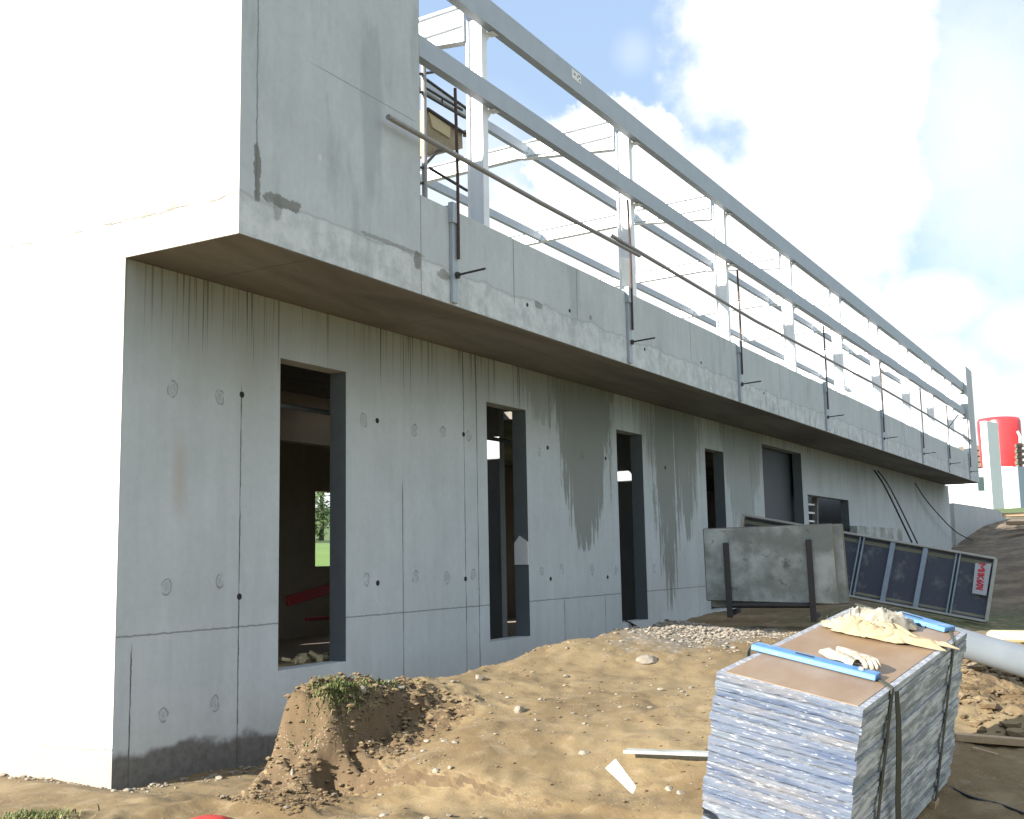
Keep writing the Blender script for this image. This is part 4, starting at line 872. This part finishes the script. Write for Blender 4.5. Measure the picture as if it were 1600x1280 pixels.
for i in range(4):
    mb = MB(); mb.hexa(facing(1590, 1650, 693 + i * 9, 697 + i * 9, 49.3, .4)); mb.build('deck', M['slabedge'], LV)
    mb = MB()
    for x in (1591, 1608, 1630): mb.hexa(facing(x, x + 5, 697 + i * 9, 702 + i * 9, 49.35, .35))
    mb.build('block', M['slabedge'], LV)
LV2 = thing('timber_stack', 'grey stack of boards between the end fin and the red tank', 'timber', tuple(CP + ray(1530, 735) * (56 * KD)))
for i in range(5):
    mb = MB(); mb.hexa(facing(1510 + (i % 2) * 3, 1545, 696 + i * 9, 703 + i * 9, 56, 1.5)); mb.build('board', M['slabedge'], LV2)
for i, (x, y, D, lab) in enumerate([(1590, 803, 44, 'sawn pallet board in the sun above the dark bank'), (1597, 816, 42, 'second sawn board lying lower on the dark bank')]):
    p = CP + ray(x, y) * D
    t = thing('pallet', lab, 'pallet', tuple(p))
    for k in range(3):
        mb = MB(); mb.box((p.x - .5, p.y - 1.2, p.z + k * .0), (p.x + .5, p.y + .5, p.z + .03)) if k == 0 else mb.box((p.x - .5 + .9 * (k - 1), p.y - 1.2, p.z - .10), (p.x - .4 + .9 * (k - 1), p.y + .5, p.z)); mb.build('board', M['wood'], t)

# ---------------------------------------------------------------- right foreground
def gpt(px, py, it=12):
    t = 8.0
    for s_ in np.arange(2, 60, .05):
        p = CP + ray(px, py) * s_
        if p.z < gz(p.x, p.y): return p
    return CP + ray(px, py) * 10
a, b = CP + ray(1500, 1004) * 10.2, CP + ray(1640, 1046) * 9.0
mb = MB(); mb.tube([a + (a - b) * .3, a, a.lerp(b, .5), b, b + (b - a) * .5], .128, 24)
ring = MB()
pp = thing('drain_pipe', 'thick grey plastic drain pipe lying on the soil right of the stack', 'pipe', tuple(a.lerp(b, .5) - Vector((0, 0, .12))))
mb.build('barrel', M['pipe'], pp)
p = gpt(1590, 1003); mb = MB(); mb.box((p.x - .1, p.y - .55, p.z), (p.x + .14, p.y + .33, p.z + .13)); single(mb, 'foam_block', M['foam'], 'pale yellow insulation block lying beyond the grey pipe', 'block', bevel=.03)
a, b = gpt(1492, 1158), gpt(1640, 1172); mb = MB(); mb.bar(a + Vector((0, 0, .03)), b + Vector((0, 0, .04)), .10, .05); single(mb, 'timber_plank', M['wood'], 'sawn timber plank lying on the sunlit soil right of the stack', 'plank', bevel=.003)
a, b = gpt(1520, 1172), gpt(1560, 1184); mb = MB(); mb.bar(a + Vector((0, 0, .01)), b + Vector((0, 0, .015)), .03, .02); single(mb, 'wood_offcut', M['wood'], 'thin pale wood offcut just below the long plank', 'offcut')
pts = [gpt(x, y) + Vector((0, 0, .012)) for x, y in ((1462, 1225), (1490, 1236), (1520, 1250), (1560, 1260), (1600, 1275))]
rope(pts, .010, 'black cable lying on the shaded soil right of the stack', 'cable', name='cable')
# grey plank and bent white board, left of the stack
a, b = gpt(978, 1197), gpt(1112, 1200)
t = thing('grey_plank', 'grey board lying flat on the soil against the left side of the stack', 'board', tuple(a)); mb = MB(); mb.bar(a + Vector((0, 0, .10)), b + Vector((0, 0, .09)), .09, .022); mb.build('board', M['slab'], t, bevel=.002)
a = gpt(985, 1238) + Vector((0, 0, .0)); c0 = gpt(958, 1203)
b1, b2, b3, b4 = a, a + Vector((.03, -.05, .0)), None, None
tA, tB = CP + ray(958, 1187) * ((c0 - CP).length * .97), None
mb = MB(); L1, L2 = CP + ray(947, 1200) * 5.6, CP + ray(962, 1186) * 5.6; L3, L4 = CP + ray(994, 1229) * 5.25, CP + ray(989, 1240) * 5.2
mb.hexa([L1, L4, L3, L2] + [p_ + Vector((.012, .01, -.004)) for p_ in (L1, L4, L3, L2)]); single(mb, 'white_board', M['paperwhite'], 'bright white offcut board propped at the end of the grey plank', 'board', bevel=.001)
# red thing at the bottom edge
p = gpt(332, 1276); RB = thing('red_bucket', 'red plastic bucket lid poking out of the soil at the bottom edge', 'bucket', tuple(p))
mb = MB(); vs = []; sg = 32
for r_, h_ in ((.14, 0), (.14, .04), (.13, .055), (.08, .07), (.0, .072)):
    for k in range(sg): an = 2 * math.pi * k / sg; vs.append((p.x - .10 + r_ * math.cos(an), p.y - .06 + r_ * math.sin(an), p.z - .05 + h_))
fs = [(i * sg + k, i * sg + (k + 1) % sg, (i + 1) * sg + (k + 1) % sg, (i + 1) * sg + k) for i in range(4) for k in range(sg)]
mb.add(vs, fs, 0, True); mb.build('lid', M['redplastic'], RB)

# ---------------------------------------------------------------- things inside the rooms
mb = MB(); rs = random.Random(5)
for i in range(16):
    x = rs.uniform(2.35, 2.95); y = rs.uniform(.26, .5); z = .62 + rs.uniform(0, .05); a = rs.uniform(0, 3)
    mb.bar((x, y, z), (x + .10 * math.cos(a), y + .10 * math.sin(a), z + rs.uniform(.0, .06)), .05, .03)
mb.box((2.2, .25, .12), (3.1, .6, .62)); single(mb, 'rubble_heap', M['foam'], 'heap of pale yellow offcuts just inside the first slit window', 'rubble heap')
BR_ = thing('red_barrier', 'red plastic barrier rails leaning inside behind the first slit window', 'barrier', (3.3, 1.6, .12))
for (a, b, r_) in ((tuple(at(448, 940, 1, 1.5)), tuple(at(535, 914, 1, 1.5)), .055), (tuple(at(478, 968, 1, 1.2)), tuple(at(535, 964, 1, 1.2)), .02)):
    mb = MB(); mb.bar(a, b, .05, r_ * 2); mb.build('rail', M['redplastic'], BR_, bevel=.01)
for x in (4.9, 5.4):
    mb = MB(); mb.bar((x, 1.62, .12), (x + .1, 1.6, 1.0), .05, .05, (0, 1, 0)); mb.build('leg', M['redplastic'], BR_)
mb = MB(); n = 20; vs = []
for i in range(n + 1):
    for j in range(n + 1):
        u, v = i / n, j / n; vs.append((2.0 + 1.5 * u, .9 + .8 * v, .12 + 1.35 * math.exp(-(u / .38) ** 2) * math.sin(math.pi * min(1, v * 1.2 + .1)) + .35 * math.sin(math.pi * v) * (1 - u * .5)))
mb.add(vs, [(i * (n + 1) + j, (i + 1) * (n + 1) + j, (i + 1) * (n + 1) + j + 1, i * (n + 1) + j + 1) for i in range(n) for j in range(n)], 0, True)
single(mb, 'tarpaulin', M['black'], 'black tarpaulin heaped over materials inside the first slit window', 'tarpaulin')

mb = MB(); mb.prism([(6.392, .0, 1.51), (6.392, .195, 1.51), (6.392, .195, 1.78), (6.392, .12, 1.87), (6.392, .0, 1.79)], (.014, 0, 0)); single(mb, 'sun_patch_sheet', M['whitepaint'], 'thin pale sheet standing in for a sun patch on the right jamb of the second slit window', 'board')  # added sheet, stands in for sunlight falling on the jamb
# ---------------------------------------------------------------- stones, gravel, grass
def rockmesh(seed, sx, sy, sz, sub=2):
    bm = bmesh.new(); bmesh.ops.create_icosphere(bm, subdivisions=sub, radius=1); rr_ = np.random.RandomState(seed)
    pl_ = [(Vector(rr_.normal(size=3)).normalized(), rr_.uniform(.55, .9)) for _ in range(9)]
    for v in bm.verts:
        c = v.co.copy()
        for nn_, d_ in pl_:
            k = c.dot(nn_)
            if k > d_: c -= nn_ * (k - d_)
        v.co = Vector((c.x * sx, c.y * sy, c.z * sz))
    vs = [v.co.copy() for v in bm.verts]; fs = [tuple(v.index for v in f.verts) for f in bm.faces]; bm.free(); return vs, fs
def rock(px, py, w, h, lab, seed, cat='stone', m_='stone', dep=None):
    p = gpt(px, py); D = (p - CP).length; sx = w / FPX * D / 2; sz = h / FPX * D / 2
    vs, fs = rockmesh(seed, sx, sx, sz * 1.2, 2); mb = MB(); mb.add([v + p + Vector((0, 0, sz * .3)) for v in vs], fs)
    return single(mb, 'stone', M[m_], lab, cat)
rock(748, 1062, 15, 13, 'round pale stone sitting on the ridge below the second window', 1)
rock(1012, 1034, 38, 14, 'flat wedge shaped pale stone on the ridge below the third window', 2)
rock(1046, 1238, 20, 12, 'larger of two pale pebbles lying near the white offcut board', 3)
rock(1064, 1242, 15, 10, 'smaller of two pale pebbles lying near the white offcut board', 4)
rock(812, 1112, 18, 13, 'crumpled whitish stone on the upper slope of the soil heap', 5)
rock(912, 1178, 20, 8, 'small white stone low on the soil heap, left of the grey board', 6)
rock(681, 1208, 14, 10, 'pinkish white stone halfway down the soil heap', 7)
rock(566, 1082, 14, 14, 'pale bluish stone under the grass tuft at the heap edge', 8)
rock(625, 1076, 16, 9, 'flat white stone right of the grass tuft on the ridge', 9)
rock(458, 1216, 9, 22, 'upright white splinter of stone at the foot of the eroded bank', 10)
def scatter(name, lab, n, region, sz, m_, seed, dens=None):
    rr_ = np.random.RandomState(seed); base = [rockmesh(100 + i, 1, 1, .6, 1) for i in range(8)]; mb = MB()
    xs = rr_.uniform(region[0], region[1], n * 4); ys_ = rr_.uniform(region[2], region[3], n * 4)
    if dens is not None: k = dens(xs, ys_) > rr_.rand(len(xs)); xs, ys_ = xs[k], ys_[k]
    xs, ys_ = xs[:n], ys_[:n]; zs_ = height(xs, ys_)
    for x, y, z in zip(xs, ys_, zs_):
        vs, fs = base[rr_.randint(8)]; s_ = sz[0] * (sz[1] / sz[0]) ** (rr_.rand() ** 2.5); a = rr_.uniform(0, 6.28); ca, sa = math.cos(a), math.sin(a); q_ = rr_.uniform(.6, 1.3)
        mb.add([(x + s_ * (ca * v.x * q_ - sa * v.y), y + s_ * (sa * v.x * q_ + ca * v.y), z + s_ * (v.z * .8 + .25)) for v in vs], fs)
    return single(mb, name, M[m_], lab, 'gravel', kind='stuff')
scatter('loose_stones', 'loose pale stones and chips strewn over the soil heap', 1100, (-1.5, 8, -5.5, -1.3), (.005, .034), 'stone', 1, lambda x, y: .15 + .85 * (fbm(x, y, 1.3, 3) > .12) + .6 * (np.abs(y + 1.55 + .1 * x) < .25))
scatter('gravel', 'light grey gravel patch at the top of the heap before the rack', 2600, (5.0, 8.2, -3.2, -1.7), (.010, .034), 'stone', 2, lambda x, y: np.exp(-((x - 6.5) / 1.2) ** 2 - ((y + 2.3) / .5) ** 2))
scatter('wall_foot_rubble', 'stones and broken rubble along the foot of the building corner', 420, (-.6, 1.8, -.55, 1.8), (.008, .045), 'stone', 3, lambda x, y: np.where(x < 0.05, np.exp(-((x + .12) / .15) ** 2), np.where(y < 0, np.exp(-((y + .22) / .14) ** 2), 0)))
scatter('soil_clods', 'lumpy brown clods of turned soil beside the grey pipe', 900, (3.2, 8, -6.9, -4.9), (.02, .11), 'soil', 4)
scatter('bank_clods', 'brown crumbling clods on the eroded bank under the grass', 2600, (-.3, 1.9, -2.05, -1.25), (.005, .036), 'soil', 8)
scatter('soil_crumbs', 'small crumbs of brown soil over the heap', 1500, (-1.5, 7, -5.0, -1.4), (.004, .020), 'soil', 5)
def tuft(name, lab, cx, cy, rx, ry, n, hmin, hmax, seed):
    rr_ = random.Random(seed); mb = MB()
    for i in range(n):
        x = cx + rr_.gauss(0, rx); y = cy + rr_.gauss(0, ry); z = gz(x, y) - .01 if i % 6 == 0 or True else 0
        h = rr_.uniform(hmin, hmax); a = rr_.uniform(0, 6.28); le = rr_.uniform(.2, .9) * h; w = rr_.uniform(.003, .007)
        dx, dy = math.cos(a), math.sin(a); px2, py2 = -dy * w, dx * w
        mb.add([(x - px2, y - py2, z), (x + px2, y + py2, z), (x + dx * le * .4 + px2 * .8, y + dy * le * .4 + py2 * .8, z + h * .65), (x + dx * le * .4 - px2 * .8, y + dy * le * .4 - py2 * .8, z + h * .65), (x + dx * le, y + dy * le, z + h)],
               [(0, 1, 2, 3), (3, 2, 4)])
    return single(mb, name, M['grass'], lab, 'grass', kind='stuff')
tuft('grass_tuft', 'bright green grass tuft on the broken lip of the soil heap', .82, -1.50, .14, .06, 2200, .012, .05, 1)
tuft('grass_tuft', 'thin green grass trailing along the ridge right of the tuft', 1.45, -1.45, .25, .05, 700, .01, .035, 2)
p = gpt(60, 1279); tuft('grass_patch', 'green grass patch at the bottom left corner of the ground', p.x - .05, p.y + .0, .12, .12, 700, .02, .06, 3)

# trees beyond the building, glimpsed through the rear opening
def tree(x, y, h, seed, lab):
    z = gz(x, y); t = thing('tree', lab, 'tree', (x, y, z), 'trees behind the building'); rr_ = random.Random(seed)
    mb = MB(); mb.tube([(x, y, z - .3), (x + .1, y, z + h * .3), (x, y + .1, z + h * .75)], [h * .03, h * .022, h * .008], 8)
    for k in range(6):
        a = k * 1.05 + seed; hh = z + h * (.3 + .07 * k); mb.tube([(x, y, hh), (x + math.cos(a) * h * .22, y + math.sin(a) * h * .22, hh + h * .16)], [h * .012, h * .004], 6)
    mb.build('trunk', M['bark'], t); mb = MB()
    cl_ = [(rr_.gauss(0, .2) * h, rr_.gauss(0, .2) * h, h * rr_.uniform(.08, .95)) for _ in range(30)]
    for i in range(3600):
        c = rr_.choice(cl_); q_ = Vector((c[0] + rr_.gauss(0, .06) * h, c[1] + rr_.gauss(0, .06) * h, c[2] + rr_.gauss(0, .05) * h)) + Vector((x, y, z)); s_ = h * .022
        a = Vector((rr_.gauss(0, 1), rr_.gauss(0, 1), rr_.gauss(0, 1))).normalized() * s_; b = a.orthogonal().normalized() * s_ * .6
        mb.add([q_ - a, q_ + b, q_ + a, q_ - b], [(0, 1, 2, 3)])
    mb.build('crown', M['leaf'], t)
for i, (x, y, h, lab) in enumerate([(62, 52, 7, 'leafy tree seen through the first slit window, beyond the meadow'), (70, 56, 8, 'taller leafy tree standing beside the first one on the meadow'), (53, 55, 6, 'low bushy tree left of the others on the meadow')]): tree(x, y, h, i + 1, lab)
for o in bpy.data.objects:
    if '_w' in o: del o['_w']
